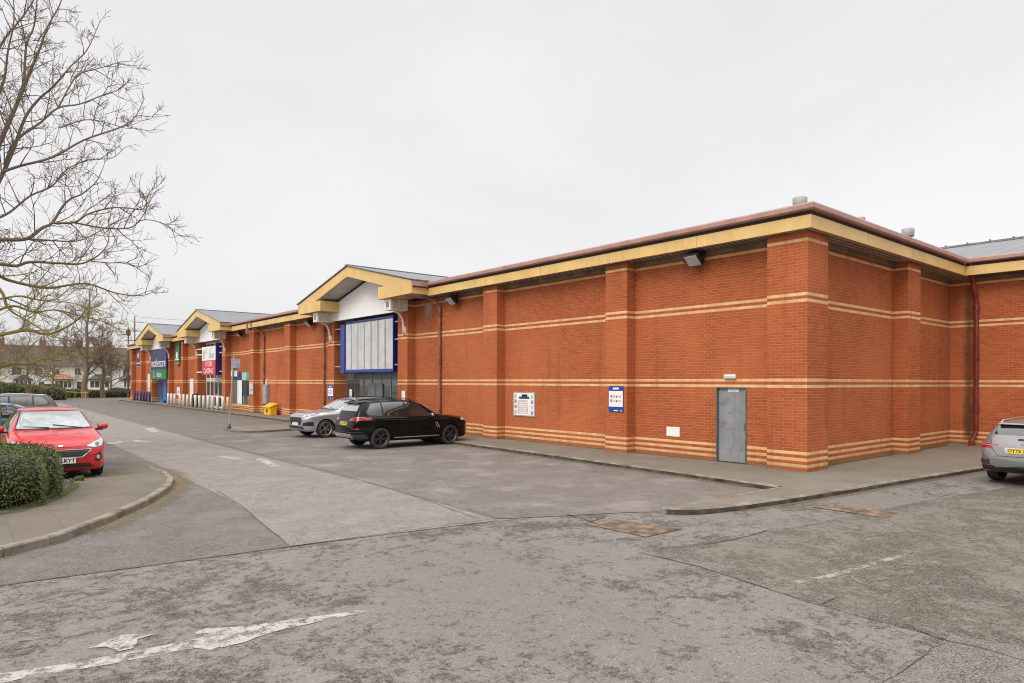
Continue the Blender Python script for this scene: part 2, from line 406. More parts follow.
w = bpy.data.worlds.new('World'); bpy.context.scene.world = w; w.use_nodes = True
n = N(w); n.n.clear()
sky = n('TexSky', sky_type='NISHITA', sun_disc=False, sun_elevation=SUN_EL, sun_rotation=SUN_AZ, air_density=1., dust_density=4.)
skyd = n('HueSaturation', {'Saturation': .25, 'Value': 1., 'Color': sky.outputs[0]}).outputs[0]
d = n('TexCoord').outputs['Generated']
up = n('SeparateXYZ', {0: d}).outputs[2]
cl = n.noise(n('Mapping', {'Vector': d, 'Scale': (1., 1., 2.2)}).outputs[0], 1.9, 5., .5, .4)
g = n.math('MULTIPLY', n.ramp(up, .54, .95, .72, 2.55), n.ramp(cl, .25, .75, .93, 1.05))
grey = n('CombineColor', {0: g, 1: n.math('MULTIPLY', g, .985), 2: n.math('MULTIPLY', g, .995)}).outputs[0]
b1 = n('Background', {'Color': skyd, 'Strength': .05}); b2 = n('Background', {'Color': grey, 'Strength': 1.})
ad = n('AddShader', {0: b1.outputs[0], 1: b2.outputs[0]})
n('OutputWorld', {'Surface': ad.outputs[0]})
sl = bpy.data.lights.new('sun', 'SUN'); sl.energy = 1.3; sl.angle = math.radians(28); sl.color = (1., .96, .90)
so = bpy.data.objects.new('sun', sl); C.objects.link(so)
sd = Vector((math.sin(SUN_AZ)*math.cos(SUN_EL), math.cos(SUN_AZ)*math.cos(SUN_EL), math.sin(SUN_EL)))
so.rotation_euler = sd.to_track_quat('Z', 'Y').to_euler(); so.location = sd*60
# ---------------------------------------------------------------- ground
def sheet(name, pts, z, m, knd='structure'):
    o = MB().sheet([(p[0], p[1], z) for p in pts], m).build(name)
    return kind(o, knd)
sheet('ground', [(-160, -60), (260, -60), (260, 420), (-160, 420)], 0., M['tarm'])
KERB = [(12.75, 6.9), (12.93, 8.8), (13.12, 12.05), (13.47, 18.6), (13.9, 30), (14.2, 44), (14.4, 67), (14.4, 87.5)]
seam = [on_z(*p)[:2] for p in ((-60, 595), (0, 586), (290, 547), (480, 521), (560, 512.5))]
road = seam+[(8.9, 7.25), (9.2, 7.02), (12.7, 6.9)]+KERB+[(30, 88), (60, 101), (-30, 101), (-30, 10)]
sheet('car_park_road', road, .004, M['road'])
# the paler, worn driving lane between the two long seams
lane = [(3.43, 8.70), (5.2, 8.45), (6.62, 8.25)]+[(6.70+.1*math.sin(y*.7)+(.02*(y-8)), y) for y in (12.5, 18, 24, 32, 44, 60, 80)]+[(6.0, 80), (5.0, 60), (4.6, 44), (4.3, 32), (4.15, 24), (4.05, 18), (3.9, 12.5)]
sheet('worn_lane', lane, .008, M['strip'])
bay = [(6.75, 8.3), (8.85, 7.3), (9.15, 7.1), (12.7, 6.98), (12.9, 8.8), (13.08, 12.), (13.42, 18.5), (13.85, 30), (12.6, 30.6), (10.7, 27.), (8.8, 29.4), (7.3, 30), (7.05, 20), (6.85, 13)]
sheet('parking_bay_surface', bay, .008, M['dark'])
cr = [on_z(*p)[:2] for p in ((640, 553), (665, 549), (700, 546), (735, 540), (760, 533), (790, 528))]
sheet('coarse_tarmac_patch', cr+[(14, 4.6), (22, 3.2), (30, 2.), (30, -12), (6.0, -12), (6.5, 1.), (6.56, 3.1)]+[on_z(*p)[:2] for p in ((820, 606), (770, 590), (700, 567))], .004, M['patch'])
sheet('tarmac_repair', [on_z(*p)[:2] for p in ((952, 636), (880, 683), (870, 720), (1100, 740), (1150, 668))], .009, M['dark'])
for ps in (((585, 524.5), (612, 519.5), (682, 529.5), (646, 537.5)), ((810, 507), (832, 504.5), (899, 513), (886, 518.5))):
    sheet('rust_stained_patch', [on_z(*p)[:2] for p in ps], .010, M['rust'])
def strip(mb, pts, wd, m, z, jit=.0, step=.12):
    """a ragged flat strip of varying width along a polyline on the ground"""
    out = []
    for i in range(len(pts)-1):
        a, b = Vector(pts[i][:2]), Vector(pts[i+1][:2]); k = max(1, int((b-a).length/step))
        for j in range(k): out.append(a.lerp(b, j/k))
    out.append(Vector(pts[-1][:2]))
    L, R = [], []
    for i, p in enumerate(out):
        t = (out[min(i+1, len(out)-1)]-out[max(i-1, 0)]).normalized(); q = Vector((-t.y, t.x))
        e = .25+.75*min(1., min(i, len(out)-1-i)/3.) if jit else 1.
        p = p+q*random.uniform(-jit, jit); ww = wd*e*(random.uniform(.5, 1.4) if jit else 1.)
        L.append(p+q*ww/2); R.append(p-q*ww/2)
    vs = [(p.x, p.y, z) for p in L]+[(p.x, p.y, z) for p in R]; k = len(L)
    mb.add(vs, [(i, i+1, k+i+1, k+i) for i in range(k-1)], m)
cm = MB()
CRACKS = [(((-60, 595), (0, 586), (120, 570), (290, 547), (400, 532), (480, 521), (530, 515)), .022, .006),
 (((290, 547), (262, 524), (240, 505), (215, 490)), .03, .012), (((480, 520), (430, 502), (380, 486), (330, 472), (290, 462)), .035, .015),
 (((640, 553), (668, 548), (700, 546), (735, 540), (762, 532), (778, 529)), .035, .02), (((640, 553), (700, 567), (770, 590), (800, 600)), .018, .012),
 (((792, 598), (822, 604), (838, 598), (834, 594)), .02, .02), (((905, 625), (935, 637), (950, 642), (985, 650), (1024, 662), (1060, 670)), .045, .02),
 (((950, 641), (932, 650), (910, 667), (885, 683), (860, 700)), .022, .012), (((820, 604), (850, 611), (905, 627)), .008, .01),
 (((560, 512), (582, 519), (600, 526), (588, 522), (606, 517)), .035, .03), (((505, 522), (540, 526), (570, 530)), .010, .02),
 (((300, 462), (250, 453), (200, 446), (140, 444)), .02, .012), (((0, 520), (60, 515), (90, 511)), .0, .0)]
for ps, wd, jit in CRACKS:
    if wd: strip(cm, [on_z(*p) for p in ps], wd*.6, M['crack'], .0105, jit)
kind(cm.build('tarmac_cracks'), 'structure')
# ---- painted markings: outlines on the ground in metres
def marking(name, polys, m, z=.013, jag=.008):
    mb = MB()
    for q_, ps in enumerate(polys):
        out = []
        for i, p in enumerate(ps):                    # chipped edges
            a, b = Vector(p), Vector(ps[(i+1) % len(ps)]); k = max(1, int((b-a).length/.05))
            for j in range(k): out.append((lerp(a.x, b.x, j/k)+random.uniform(-1, 1)*jag, lerp(a.y, b.y, j/k)+random.uniform(-1, 1)*jag))
        mb.sheet([(x, y, z+.0015*q_) for x, y in out], m)
    return kind(mb.build(name), 'structure')
pg = lambda *ps: [on_z(*p)[:2] for p in ps]
marking('direction_arrow_marking', [
 pg((-80, 695), (0, 674), (60, 665), (110, 656), (150, 648.5), (196, 639), (214, 636), (222, 646), (210, 650.5), (196, 648), (165, 654), (110, 664.5), (60, 672.5), (0, 683.5), (-80, 706)),
 pg((194, 633), (206, 629), (240, 627), (285, 621), (330, 615), (362, 610.5), (368, 612), (330, 620), (290, 628), (262, 636), (243, 643), (221, 648), (214, 640)),
 pg((88, 649), (104, 643), (118, 636), (140, 634.5), (158, 634), (138, 640), (134, 649), (118, 652), (106, 647))], M['wline'], .004)
marking('faded_bay_line', [pg((793, 582), (830, 574.5), (870, 563), (905, 554), (909, 556), (874, 566), (834, 577.5), (797, 584.5))], M['wfaint'], .008)
marking('centre_dash_marking', [pg((256, 460), (262, 458.5), (281, 466), (272, 467.5)), pg((217, 457), (222, 456), (244, 459), (238, 460.5))], M['wdash'])
marking('centre_dash_marking', [pg((105, 443), (120, 441.5), (124, 443.2), (108, 445)), pg((128, 441.5), (136, 440.5), (152, 441.5), (146, 443)), pg((144, 429), (154, 428), (160, 432), (152, 433))], M['wdash'])
bl = []
for px0, py0, px1, py1 in ((330, 459, 440, 470), (312, 447, 352, 451), (268, 434, 292, 437.5), (180, 418, 215, 420), (200, 413.5, 222, 415)):
    a, b = Vector(on_z(px0, py0)), Vector(on_z(px1, py1)); q = Vector((-(b-a).y, (b-a).x, 0)).normalized()*.05
    bl.append([(p.x, p.y) for p in (a+q, b+q, b-q, a-q)])
marking('bay_line_marking', bl, M['wfaint'])
# ---- pavement along the brick wall, with the tapering tongue at the corner, and its kerbs
PZ = .10
def slab(name, pts, z0, z1, m):
    mb = MB(); mb.prism(pts, 2, z0, z1, m); return kind(mb.build(name), 'structure')
TONGUE = [(9.05, 6.93), (9.12, 6.78), (9.35, 6.56), (9.8, 6.40), (10.6, 6.22), (11.96, 6.02), (13.7, 5.83), (15.63, 5.66), (17.4, 5.46), (19.11, 5.28), (22., 4.95), (24.2, 4.6)]
def inset(pts, d):
    out = []
    for i, p in enumerate(pts):
        a, b = Vector(pts[max(i-1, 0)]), Vector(pts[min(i+1, len(pts)-1)]); t = (b-a).normalized()
        out.append((p[0]-t.y*d, p[1]+t.x*d))
    return out
KIN = inset(KERB, -.13)
TIN = inset(TONGUE, .13)
slab('pavement', [(9.2, 6.9)]+TIN[1:]+[(24.3, -14), (27., -14), (27., 8.6), (16.9, 8.6), (16.9, 87.4)]+KIN[::-1]+[(12.85, 6.83)], -.05, PZ, M['slab'])
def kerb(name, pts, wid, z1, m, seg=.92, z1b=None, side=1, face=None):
    """kerbstones: one strip of blocks with thin joints"""
    mb = MB(); out = []
    P = [Vector(p) for p in pts]; acc = [0.]
    for i in range(len(P)-1): acc.append(acc[-1]+(P[i+1]-P[i]).length)
    def at(s):
        for i in range(len(P)-1):
            if s <= acc[i+1] or i == len(P)-2:
                return P[i].lerp(P[i+1], (s-acc[i])/(acc[i+1]-acc[i])), (P[i+1]-P[i]).normalized()
    s = 0.
    while s < acc[-1]-.05:
        e = min(s+seg, acc[-1]); zt = z1 if z1b is None else z1b(at(.5*(s+e))[0].y)
        zt += random.uniform(-.004, .004)
        nn = 1 if (e-s) < .3 else 3
        ring = []
        for k in range(nn+1):
            p, t = at(lerp(s+.004, e-.004, k/nn)); q = Vector((-t.y, t.x))*side
            a = p; b = p+q*wid
            ring.append([(a.x, a.y, -.05), (a.x, a.y, zt-.02), (a.x+q.x*.02, a.y+q.y*.02, zt), (b.x, b.y, zt+.002), (b.x, b.y, -.05)])
        for k in range(nn):
            vs = ring[k]+ring[k+1]
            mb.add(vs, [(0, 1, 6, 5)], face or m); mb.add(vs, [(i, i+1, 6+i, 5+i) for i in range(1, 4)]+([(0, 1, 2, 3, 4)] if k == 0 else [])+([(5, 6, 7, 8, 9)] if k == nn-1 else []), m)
        s = e
    return kind(mb.build(name), 'structure')
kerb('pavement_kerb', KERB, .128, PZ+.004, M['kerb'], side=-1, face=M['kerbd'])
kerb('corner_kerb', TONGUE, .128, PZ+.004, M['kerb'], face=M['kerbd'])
kerb('corner_kerb', [(9.05, 6.95), (10.5, 6.93), (12.7, 6.86)], .10, PZ+.002, M['kerb'], side=-1)
# ---- left hand island: pavement falling to the tarmac where the red car stands
ISL = [(-9., 7.6), (-4., 8.75), (-1.5, 9.65), (.44, 10.43), (1.1, 10.88), (1.86, 11.93), (2.67, 13.22), (3.29, 14.52), (3.66, 15.74), (3.87, 17.37), (3.88, 19.0)]
IIN = inset(ISL, .13)
def iz(y): return lerp(.11, .016, min(1, max(0, (y-15.6)/2.6)))
mb = MB()
inner = inset(ISL, .06)
left = [(-9., 9.), (-4., 11.), (-1.6, 12.), (-.2, 13.), (.2, 14.), (.5, 15.), (.6, 16.), (.7, 17.), (.75, 18.), (.75, 19.), (.8, 20.)]
rows = []
for a, b in zip(inner, left):
    rows.append([(lerp(a[0], b[0], t/6), lerp(a[1], b[1], t/6)) for t in range(7)])
vs = [(x, y, iz(y)) for r in rows for x, y in r]; k = 7
mb.add(vs, [(i*k+j, i*k+j+1, (i+1)*k+j+1, (i+1)*k+j) for i in range(len(rows)-1) for j in range(k-1)], M['isl'])
kind(mb.build('island_pavement'), 'structure')
kerb('island_kerb', ISL, .128, .115, M['kerb'], seg=.62, z1b=lambda y: iz(y)+.012)
sheet('hedge_soil', [(-9, 9), (-4, 11), (-1.6, 12), (-.1, 12.9), (.6, 13.2), (1.2, 14.2), (1.65, 15.6), (1.85, 17.0), (.5, 17.1), (-9, 17)], .105, M['soil'])
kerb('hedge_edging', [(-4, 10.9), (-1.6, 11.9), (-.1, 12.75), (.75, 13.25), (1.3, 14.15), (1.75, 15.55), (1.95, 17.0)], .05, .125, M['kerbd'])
# bay island in front of the silver car
BI = pg((223, 429.6), (232, 432), (245, 433), (262, 432.6), (291, 430.8), (312, 429.2), (316, 424.8), (291, 425), (236, 428.2))
slab('bay_island', BI, -.05, .085, M['slab'])
# loose dirt, moss and damp along edges: strips whose cover fades away from the edge
def fringe(name, pts, wd, m, z, side=1, step=.2):
    P = [Vector(p) for p in pts]; out = []
    for i in range(len(P)-1):
        k = max(1, int((P[i+1]-P[i]).length/step))
        for j in range(k): out.append((P[i].lerp(P[i+1], j/k), (P[i+1]-P[i]).normalized()))
    out.append((P[-1], (P[-1]-P[-2]).normalized()))
    mb = MB(); vs = []; fd = []
    for i, (p, t) in enumerate(out):
        q = Vector((-t.y, t.x))*side; e = min(1., min(i, len(out)-1-i)/4.)
        for k in range(5):
            a = p+q*wd*k/4; zz = z if not callable(z) else z(a)
            vs.append((a.x, a.y, zz)); fd.append((1-k/4)*e)
    mb.add(vs, [(i*5+j, i*5+j+1, (i+1)*5+j+1, (i+1)*5+j) for i in range(len(out)-1) for j in range(4)], m)
    mb.fade = fd
    return kind(mb.build(name), 'stuff')
fringe('gutter_dirt', ISL[4:], .75, M['dirt'], .016, -1)
fringe('gutter_dirt', ISL[:5], .5, M['dirt'], .006, -1)
fringe('gutter_dirt', KERB, .45, M['dirt'], .014, 1)
fringe('gutter_dirt', TONGUE[3:], .3, M['dirt'], .010, -1)
fringe('moss', [(16.3, 7.95), (26.3, 7.95)], .35, M['moss'], PZ+.003, -1)
fringe('moss', [(15.66, 8.6), (15.66, 26.)], .22, M['moss'], PZ+.003, 1)
fringe('moss', [(1.95, 17.), (1.75, 15.6), (1.3, 14.2), (.75, 13.3), (-.1, 12.8)], .3, M['moss'], lambda a: iz(a.y)+.004, 1)
# far verge behind the car park, and the street in front of the houses
sheet('verge', [(-60, 101), (80, 101), (80, 128), (-60, 128)], .02, M['grass'])
sheet('far_street', [(-120, 128), (160, 128), (160, 140), (-120, 140)], .012, M['road'])
sheet('far_pavement', [(-120, 140), (160, 140), (160, 152), (-120, 152)], .03, M['isl'])
# ---------------------------------------------------------------- the long brick retail building
XF, XW, ZS = 15.27, 15.67, 5.76          # pillar face, wall face, soffit height
def facing_road(x, y, z):                # sheet whose front looks along -X; local x runs right as seen from the road
    m = Matrix(((0, 0, -1), (-1, 0, 0), (0, 1, 0))).to_4x4(); m.translation = (x, y, z); return m
def wall_x(mb, x0, x1, y0, y1, opens, m, z0=-.2, z1=ZS):
    ys = sorted(set([y0, y1]+[v for o in opens for v in o[:2]]))
    for a, b in zip(ys, ys[1:]):
        o = [q for q in opens if q[0] <= a+1e-6 and q[1] >= b-1e-6]
        if not o: mb.box(x0, a, z0, x1, b, z1, m)
        else:
            if o[0][2] > z0: mb.box(x0, a, z0, x1, b, o[0][2], m)
            if o[0][3] < z1: mb.box(x0, a, o[0][3], x1, b, z1, m)
BLD = thing('retail_building', (XW, 46, 0), 'long red brick retail building with cream stripes, yellow eaves and three gabled entrances', 'building')
ENT = [dict(yr=(25.43, 26.27), yl=(32.81, 33.62), yc=29.2), dict(yr=(51.1, 51.95), yl=(58.4, 59.4), yc=54.7), dict(yr=(67.75, 68.5), yl=(74.8, 75.7), yc=71.3)]
for y0, y1, op in ((7.975, 26.27, [(9.30, 10.21, .1, 2.075)]), (32.81, 51.95, [(46.85, 50.6, .55, 2.88)]), (58.4, 68.5, []), (74.8, 85.4, [])):
    mb = MB(); wall_x(mb, XW, 16.3, y0, y1, op, M['brick']); mb.build('wall', BLD)
MB().box(16.3, 7.977, -.2, 26.40, 8.6, ZS, M['brick']).build('wall', BLD); MB().box(16.3, 84.8, -.2, 40, 85.4, ZS, M['brick']).build('wall', BLD)
def pillar(x0, y0, x1, y1):
    MB().box(x0, y0, -.2, x1, y1, ZS+.002, M['brick']).build('pillar', BLD, bevel=.006)
pillar(XF, 7.52, 16.31, 8.53)
for a, b in ((12.97, 13.82), (19.14, 19.96), (38.85, 39.7), (45.1, 45.95), (62.95, 63.7), (79.8, 80.6), (84.6, 85.45)): pillar(XF, a, XW-.002, b)
for e in ENT: pillar(XF, e['yr'][0], XW-.002, e['yr'][1]-.002); pillar(XF, e['yl'][0]+.002, XW-.002, e['yl'][1])
pillar(21.45, 7.55, 22.41, 7.973)
# soffit, fascia and gutter
H = 5.8
YB = [7.32]+[v for e in ENT for v in (e['yc']-H, e['yc']+H)]+[85.9]
GP = [(0, 6.15), (-.09, 6.155), (-.12, 6.185), (-.12, 6.28), (-.10, 6.315), (.10, 6.325), (.30, 6.345), (.30, 6.30), (.06, 6.28), (.06, 6.15)]
def gutter_run(name, parent, p, q, mp, mq):
    """gutter from p to q (corner points of the eaves line); ends mitred along mp, mq when given"""
    d = (Vector(q)-Vector(p)).normalized(); nrm = Vector((-d.y, d.x)) if abs(d.x) > .5 else Vector((1, 0))
    A, B = [], []
    for a, z in GP:
        A.append((p[0]+nrm.x*a+d.x*mp*a, p[1]+nrm.y*a+d.y*mp*a, z)); B.append((q[0]+nrm.x*a+d.x*mq*a, q[1]+nrm.y*a+d.y*mq*a, z))
    k = len(GP); g = MB(); g.add(A+B, [(i, (i+1) % k, k+(i+1) % k, k+i) for i in range(k)]+([tuple(range(k))] if not mp else [])+([tuple(range(k, 2*k))] if not mq else []), M['gutter'])
    return g.build(name, parent)
def eave_x(parent, y0, y1, x=15.02, m0=0, mp=0, mq=0):
    """eaves along Y, outer face at x"""
    sf, fa = MB(), MB()
    sf.box(x+.035, y0+m0, ZS+.004, x+.66, y1, ZS+.03, M['soffit'])
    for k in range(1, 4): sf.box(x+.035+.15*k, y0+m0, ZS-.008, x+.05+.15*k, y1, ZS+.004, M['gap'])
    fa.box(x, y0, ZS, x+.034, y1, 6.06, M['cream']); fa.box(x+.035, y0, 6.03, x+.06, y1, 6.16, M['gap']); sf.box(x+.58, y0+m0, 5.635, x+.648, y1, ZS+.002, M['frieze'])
    for k in range(1, int((y1-y0)/3.05)): fa.box(x-.003, y0+3.05*k, ZS+.001, x+.0, y0+3.05*k+.035, 6.058, M['cream2'])
    sf.build('soffit', parent); fa.build('fascia', parent); gutter_run('gutter', parent, (x, y0), (x, y1), mp, mq)
for a, b in ((YB[0], YB[1]), (YB[2], YB[3]), (YB[4], YB[5]), (YB[6], YB[7])): eave_x(BLD, a, b, m0=.66 if a < 8 else 0, mp=1 if a < 8 else 0)
# right return eaves along X
y = 7.32
sf, fa = MB(), MB()
sf.box(15.055, y+.035, ZS+.004, 26.3, y+.66, ZS+.03, M['soffit'])
for k in range(1, 4): sf.box(15.06+.15*k, y+.035+.15*k, ZS-.008, 26.3, y+.05+.15*k, ZS+.004, M['gap'])
fa.box(15.0545, y, ZS, 25.70, y+.034, 6.06, M['cream']); fa.box(15.06, y+.035, 6.03, 25.7, y+.06, 6.16, M['gap']); sf.box(16.32, y+.58, 5.635, 26.3, y+.648, ZS+.002, M['frieze'])
for k in range(1, 4): fa.box(15.02+3.05*k, y-.003, ZS+.001, 15.055+3.05*k, y, 6.058, M['cream2'])
sf.build('soffit', BLD); fa.build('fascia', BLD); gutter_run('gutter', BLD, (15.02, y), (25.71, y), 1, 1)
for yy in (12.6, 18.2): MB().box(14.893, yy, 6.17, 14.905, yy+.06, 6.29, M['gutter']).build('gutter_joint', BLD)
# roof
rf = MB()
S = .15
rf.add([(15.33, 7.63, 6.335), (15.33, 85.67, 6.335), (40, 61, 6.30+24.9*S), (40, 32.3, 6.30+24.9*S)], [(0, 1, 2, 3)], M['roof'])
rf.add([(15.33, 7.63, 6.335), (40, 32.3, 6.30+24.9*S), (40, 7.63, 6.335)], [(0, 1, 2)], M['roofx'])
rf.add([(15.33, 85.67, 6.335), (40, 85.67, 6.335), (40, 61, 6.30+24.9*S)], [(0, 1, 2)], M['roofx'])
ROOF = rf.build('roof', BLD)
def roof_vent(x, y, s=1., lift=0.):
    v = MB(); z = 6.3+S*min(x-15.1, y-7.4)
    z += lift; v.lathe([(.11*s, z-.3), (.11*s, z+.17*s), (.12*s, z+.2*s)], M['galv'], 18); v.lathe([(.16*s, z+.17*s), (.17*s, z+.19*s), (.175*s, z+.40*s), (.15*s, z+.42*s), (0, z+.43*s)], M['galv'], 20)
    for q in v.v: pass
    v.v = [(q[0]+x, q[1]+y, q[2]) for q in v.v]
    v.build('roof_vent', ROOF, True)
roof_vent(16.15, 8.15, 1., -.02); roof_vent(22.4, 7.9, 1., .13); roof_vent(19.15, 7.95, .7, .08)
# gabled entrances
def entrance(e, style):
    yc, XG = e['yc'], 14.23
    g = MB()
    for s in (-1, 1):
        P = [(yc, 7.65), (yc+s*H, 6.33), (yc+s*H, 5.80), (yc+s*3.0, 5.80), (yc+s*3.0, 6.32), (yc+s*3.62, 6.32), (yc, 7.17)]
        g.prism(P, 0, XG, XG+.08, M['cream'])
        g.box(XG+.081, yc+s*3.0, 5.802, 15.26, yc+s*4.4, 6.318, M['cream'])
        g.box(XG+.081, yc+s*(H-.001), 5.80, 15.05, yc+s*(H-.035), 6.06, M['cream'])
        g.box(XG+.02, yc+s*(H+.10), 6.10, 15.1, yc+s*(H-.06), 6.32, M['gutter'])
        g.box(XG+.081, yc+s*4.41, 5.815, XW, yc+s*(H-.04), 5.83, M['soffit'])
    G_ = g.build('gable', BLD, bevel=.008)
    r = MB()
    for s in (-1, 1):
        r.add([(XG-.06, yc, 7.70), (25.5, yc, 7.70), (25.5, yc+s*(H+.12), 6.375), (XG-.06, yc+s*(H+.12), 6.375),
               (XG-.06, yc, 7.66), (25.5, yc, 7.66), (25.5, yc+s*(H+.12), 6.335), (XG-.06, yc+s*(H+.12), 6.335)],
              [(0, 1, 2, 3), (4, 5, 6, 7), (0, 3, 7, 4), (2, 3, 7, 6)], M['roofx'])
    r.box(XG-.06, yc-.12, 7.67, 25.4, yc+.12, 7.73, M['roofx'])
    r.build('gable_roof', G_)
    so_ = MB()
    for s in (-1, 1):
        so_.add([(XG+.081, yc, 7.165), (15.27, yc, 7.165), (15.27, yc+s*3.62, 6.325), (XG+.081, yc+s*3.62, 6.325)], [(0, 1, 2, 3)], M['gsoffit'])
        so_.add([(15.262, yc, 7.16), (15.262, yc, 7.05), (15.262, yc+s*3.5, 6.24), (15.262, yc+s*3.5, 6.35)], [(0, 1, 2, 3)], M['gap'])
    so_.build('gable_soffit', G_)
    p = MB(); a, b = e['yr'][1], e['yl'][0]
    z0 = 5.36
    p.prism([(a-.3, z0), (b+.3, z0), (b+.3, 6.30), (yc, 7.15), (a-.3, 6.30)], 0, XF-.004, XF+.05, M['white'])
    for k in range(1, 9): p.box(XF-.007, a+(b-a)*k/9-.012, z0, XF-.0045, a+(b-a)*k/9+.012, 6.2+.85*(1-abs(a+(b-a)*k/9-yc)/3.6), M['white'])
    p.box(XF+.05, a, z0, 16.2, b, z0+.06, M['soffit'])
    p.build('gable_panel', G_)
    for yb in (yc-3.55, yc+4.0):                                       # white box brackets above the pillars
        w_ = MB(); x0, x1, y0, y1, za, zb_ = 14.40, 15.262, yb-.26, yb+.26, 5.30, 5.785
        w_.box(x0, y0, za, x0+.03, y1, zb_, M['wbox']); w_.box(x0+.03, y0, za, x1, y1, za+.035, M['wbox']); w_.box(x0+.03, y0, zb_-.035, x1, y1, zb_, M['wbox'])
        w_.box(x1-.14, y0, za+.035, x1, y1, zb_-.035, M['wbox']); w_.box(x0+.031, y0+.12, za+.036, x1-.141, y1-.12, zb_-.036, M['wbox'])
        for q in (y0, y1-.05): w_.box(x0+.03, q, za+.035, x0+.11, q+.05, zb_-.035, M['wbox']); w_.box(x0+.42, q, za+.035, x0+.46, q+.05, zb_-.035, M['wbox'])
        w_.box(x0-.006, yb-.12, za+.12, x0, yb+.12, zb_-.12, M['gframe'])
        w_.build('box_bracket', G_, bevel=.006)
        arc = [(14.72+.53*(1-math.cos(t)) , yb, 4.40+.88*(1-math.sin(t)) if 0 else 5.28-.88*(1-math.cos(PI/2-0)) ) for t in (0,)]
        pts = [(14.78+.43*math.sin(t), yb, 4.55+.72*math.cos(t)) for t in [PI/2*k/7 for k in range(8)]]+[(15.21, yb, 4.32)]
        br = MB().tube(pts, .055, M['wbox'], 8); br.box(15.235, yb-.10, 4.25, XF-.001, yb+.10, 4.62, M['wbox']); br.build('curved_bracket', G_, True)
    return G_
def glazed(x, y0, y1, z0, z1, cols, rows, fm, gm, name='shopfront', fw=.055, panels=None):
    """framed glazing in a plane facing the road: frame mesh with a glass sub-part"""
    f = MB()
    for c in cols: f.box(x-.04, c-fw/2, z0, x+.04, c+fw/2, z1, fm)
    for r in rows: f.box(x-.035, y0, r-fw/2, x+.035, y1, r+fw/2, fm)
    fo = f.build(name, BLD)
    MB().box(x-.006, y0, z0, x+.006, y1, z1, gm).build('pane', fo)
    return fo
for i, e in enumerate(ENT): entrance(e, i)
# first entrance: grey shopfront under the blank sign
y0, y1 = 26.275, 32.805
cols = [y0+.03+(y1-y0-.06)*k/7 for k in range(8)]
fo = glazed(16.02, y0, y1, .1, 5.35, cols, [.14, 2.18, 2.30, 5.3], M['gframe'], M['glass'])
ip = MB(); ip.box(16.0, y0, 2.32, 16.013, y1, 5.3, M['dgrey']); ip.build('infill_panel', fo)
ed = MB(); ed.box(15.955, 28.9, .12, 15.98, 30.35, 2.12, M['dgrey']); ed.box(15.945, 29.61, .12, 15.954, 29.65, 2.12, M['black']); ed.build('entrance_door', fo)
# second entrance: white frames
y0, y1 = 51.955, 58.395
glazed(15.98, y0, y1, .1, 5.35, [y0+.03+(y1-y0-.06)*k/6 for k in range(7)], [.16, 1.0, 2.25, 2.4, 5.28], M['wpaint'], M['glass'], fw=.13)
# third entrance: blue doors between brick reveals
y0, y1 = 68.505, 74.795
MB().box(15.75, y0, 2.3, 16.05, y1, 5.35, M['grey']).build('entrance_wall', BLD)
bd = MB()
for k in range(7): bd.box(15.86, y0+.05+1.03*k-.05, .1, 15.95, y0+.05+1.03*k+.05, 2.28, M['bdoor'])
bd.box(15.86, y0, 2.18, 15.95, y1, 2.29, M['bdoor']); bd.box(15.87, y0, .1, 15.93, y1, .3, M['bdoor']); bd.box(15.87, y0+3.2, .1, 15.93, y0+4.1, 2.2, M['bdoor'])
bdo = bd.build('entrance_door', BLD); MB().box(15.9, y0, .3, 15.91, y1, 2.2, M['wglass']).build('pane', bdo)
# steel door by the corner
d = MB(); d.box(15.725, 9.345, .105, 15.765, 10.165, 2.04, M['door'])
for z in (.95, 1.05): d.box(15.715, 9.38, z, 15.725, 9.42, z+.1, M['dframe'])
DOOR = d.build('steel_door', BLD, bevel=.004)
df = MB(); df.box(15.66, 9.302, .1, 15.79, 9.343, 2.073, M['dframe']); df.box(15.66, 10.167, .1, 15.79, 10.208, 2.073, M['dframe']); df.box(15.66, 9.343, 2.042, 15.79, 10.167, 2.073, M['dframe']); df.box(15.765, 9.343, .1, 15.8, 10.167, 2.05, M['dframe'])
df.build('door_frame', DOOR)
dn = MB(); dn.box(15.715, 9.57, 1.945, 15.724, 9.87, 2.035, M['wplas'])
for r_ in range(2): dn.box(15.713, 9.62, 1.965+.03*r_, 15.7145, 9.82, 1.977+.03*r_, M['grey'])
dn.build('notice', DOOR)
for z in (.3, .98, 1.85): MB().box(15.70, 9.33, z, 15.727, 9.36, z+.12, M['black']).build('hinge', DOOR)
vc = MB(); vc.box(15.655, 11.37, .665, 15.672, 11.82, .935, M['wpaint']); vc.box(15.652, 11.40, .69, 15.655, 11.79, .91, M['wplas'])
vc.build('vent_cover', BLD)
# downpipes
def downpipe(pts, r, m, parent, name='downpipe', clips=()):
    p = MB(); p.tube(pts, r, m, 10)
    for x, y, z in clips: p.box(x-.085, y-.07, z-.02, x+.085, y+.07, z+.02, m); p.lathe([(r*1.25, z+.10), (r*1.25, z+.22)], m, 10, Matrix.Translation((x, y, 0)))
    return p.build(name, parent)
downpipe([(14.95, 24.1, 6.15), (14.95, 24.08, 5.98), (15.1, 23.9, 5.8), (15.45, 23.45, 5.58), (15.575, 23.35, 5.35), (15.575, 23.35, .02)], .055, M['pipe'], BLD, clips=[(15.58, 23.35, z) for z in (1., 3., 5.)])
downpipe([(14.95, 35.3, 6.15), (15.2, 35., 5.8), (15.5, 34.75, 5.55), (15.575, 34.7, 5.3), (15.575, 34.7, .02)], .05, M['pipe'], BLD, clips=[(15.58, 34.7, z) for z in (1., 3., 5.)])
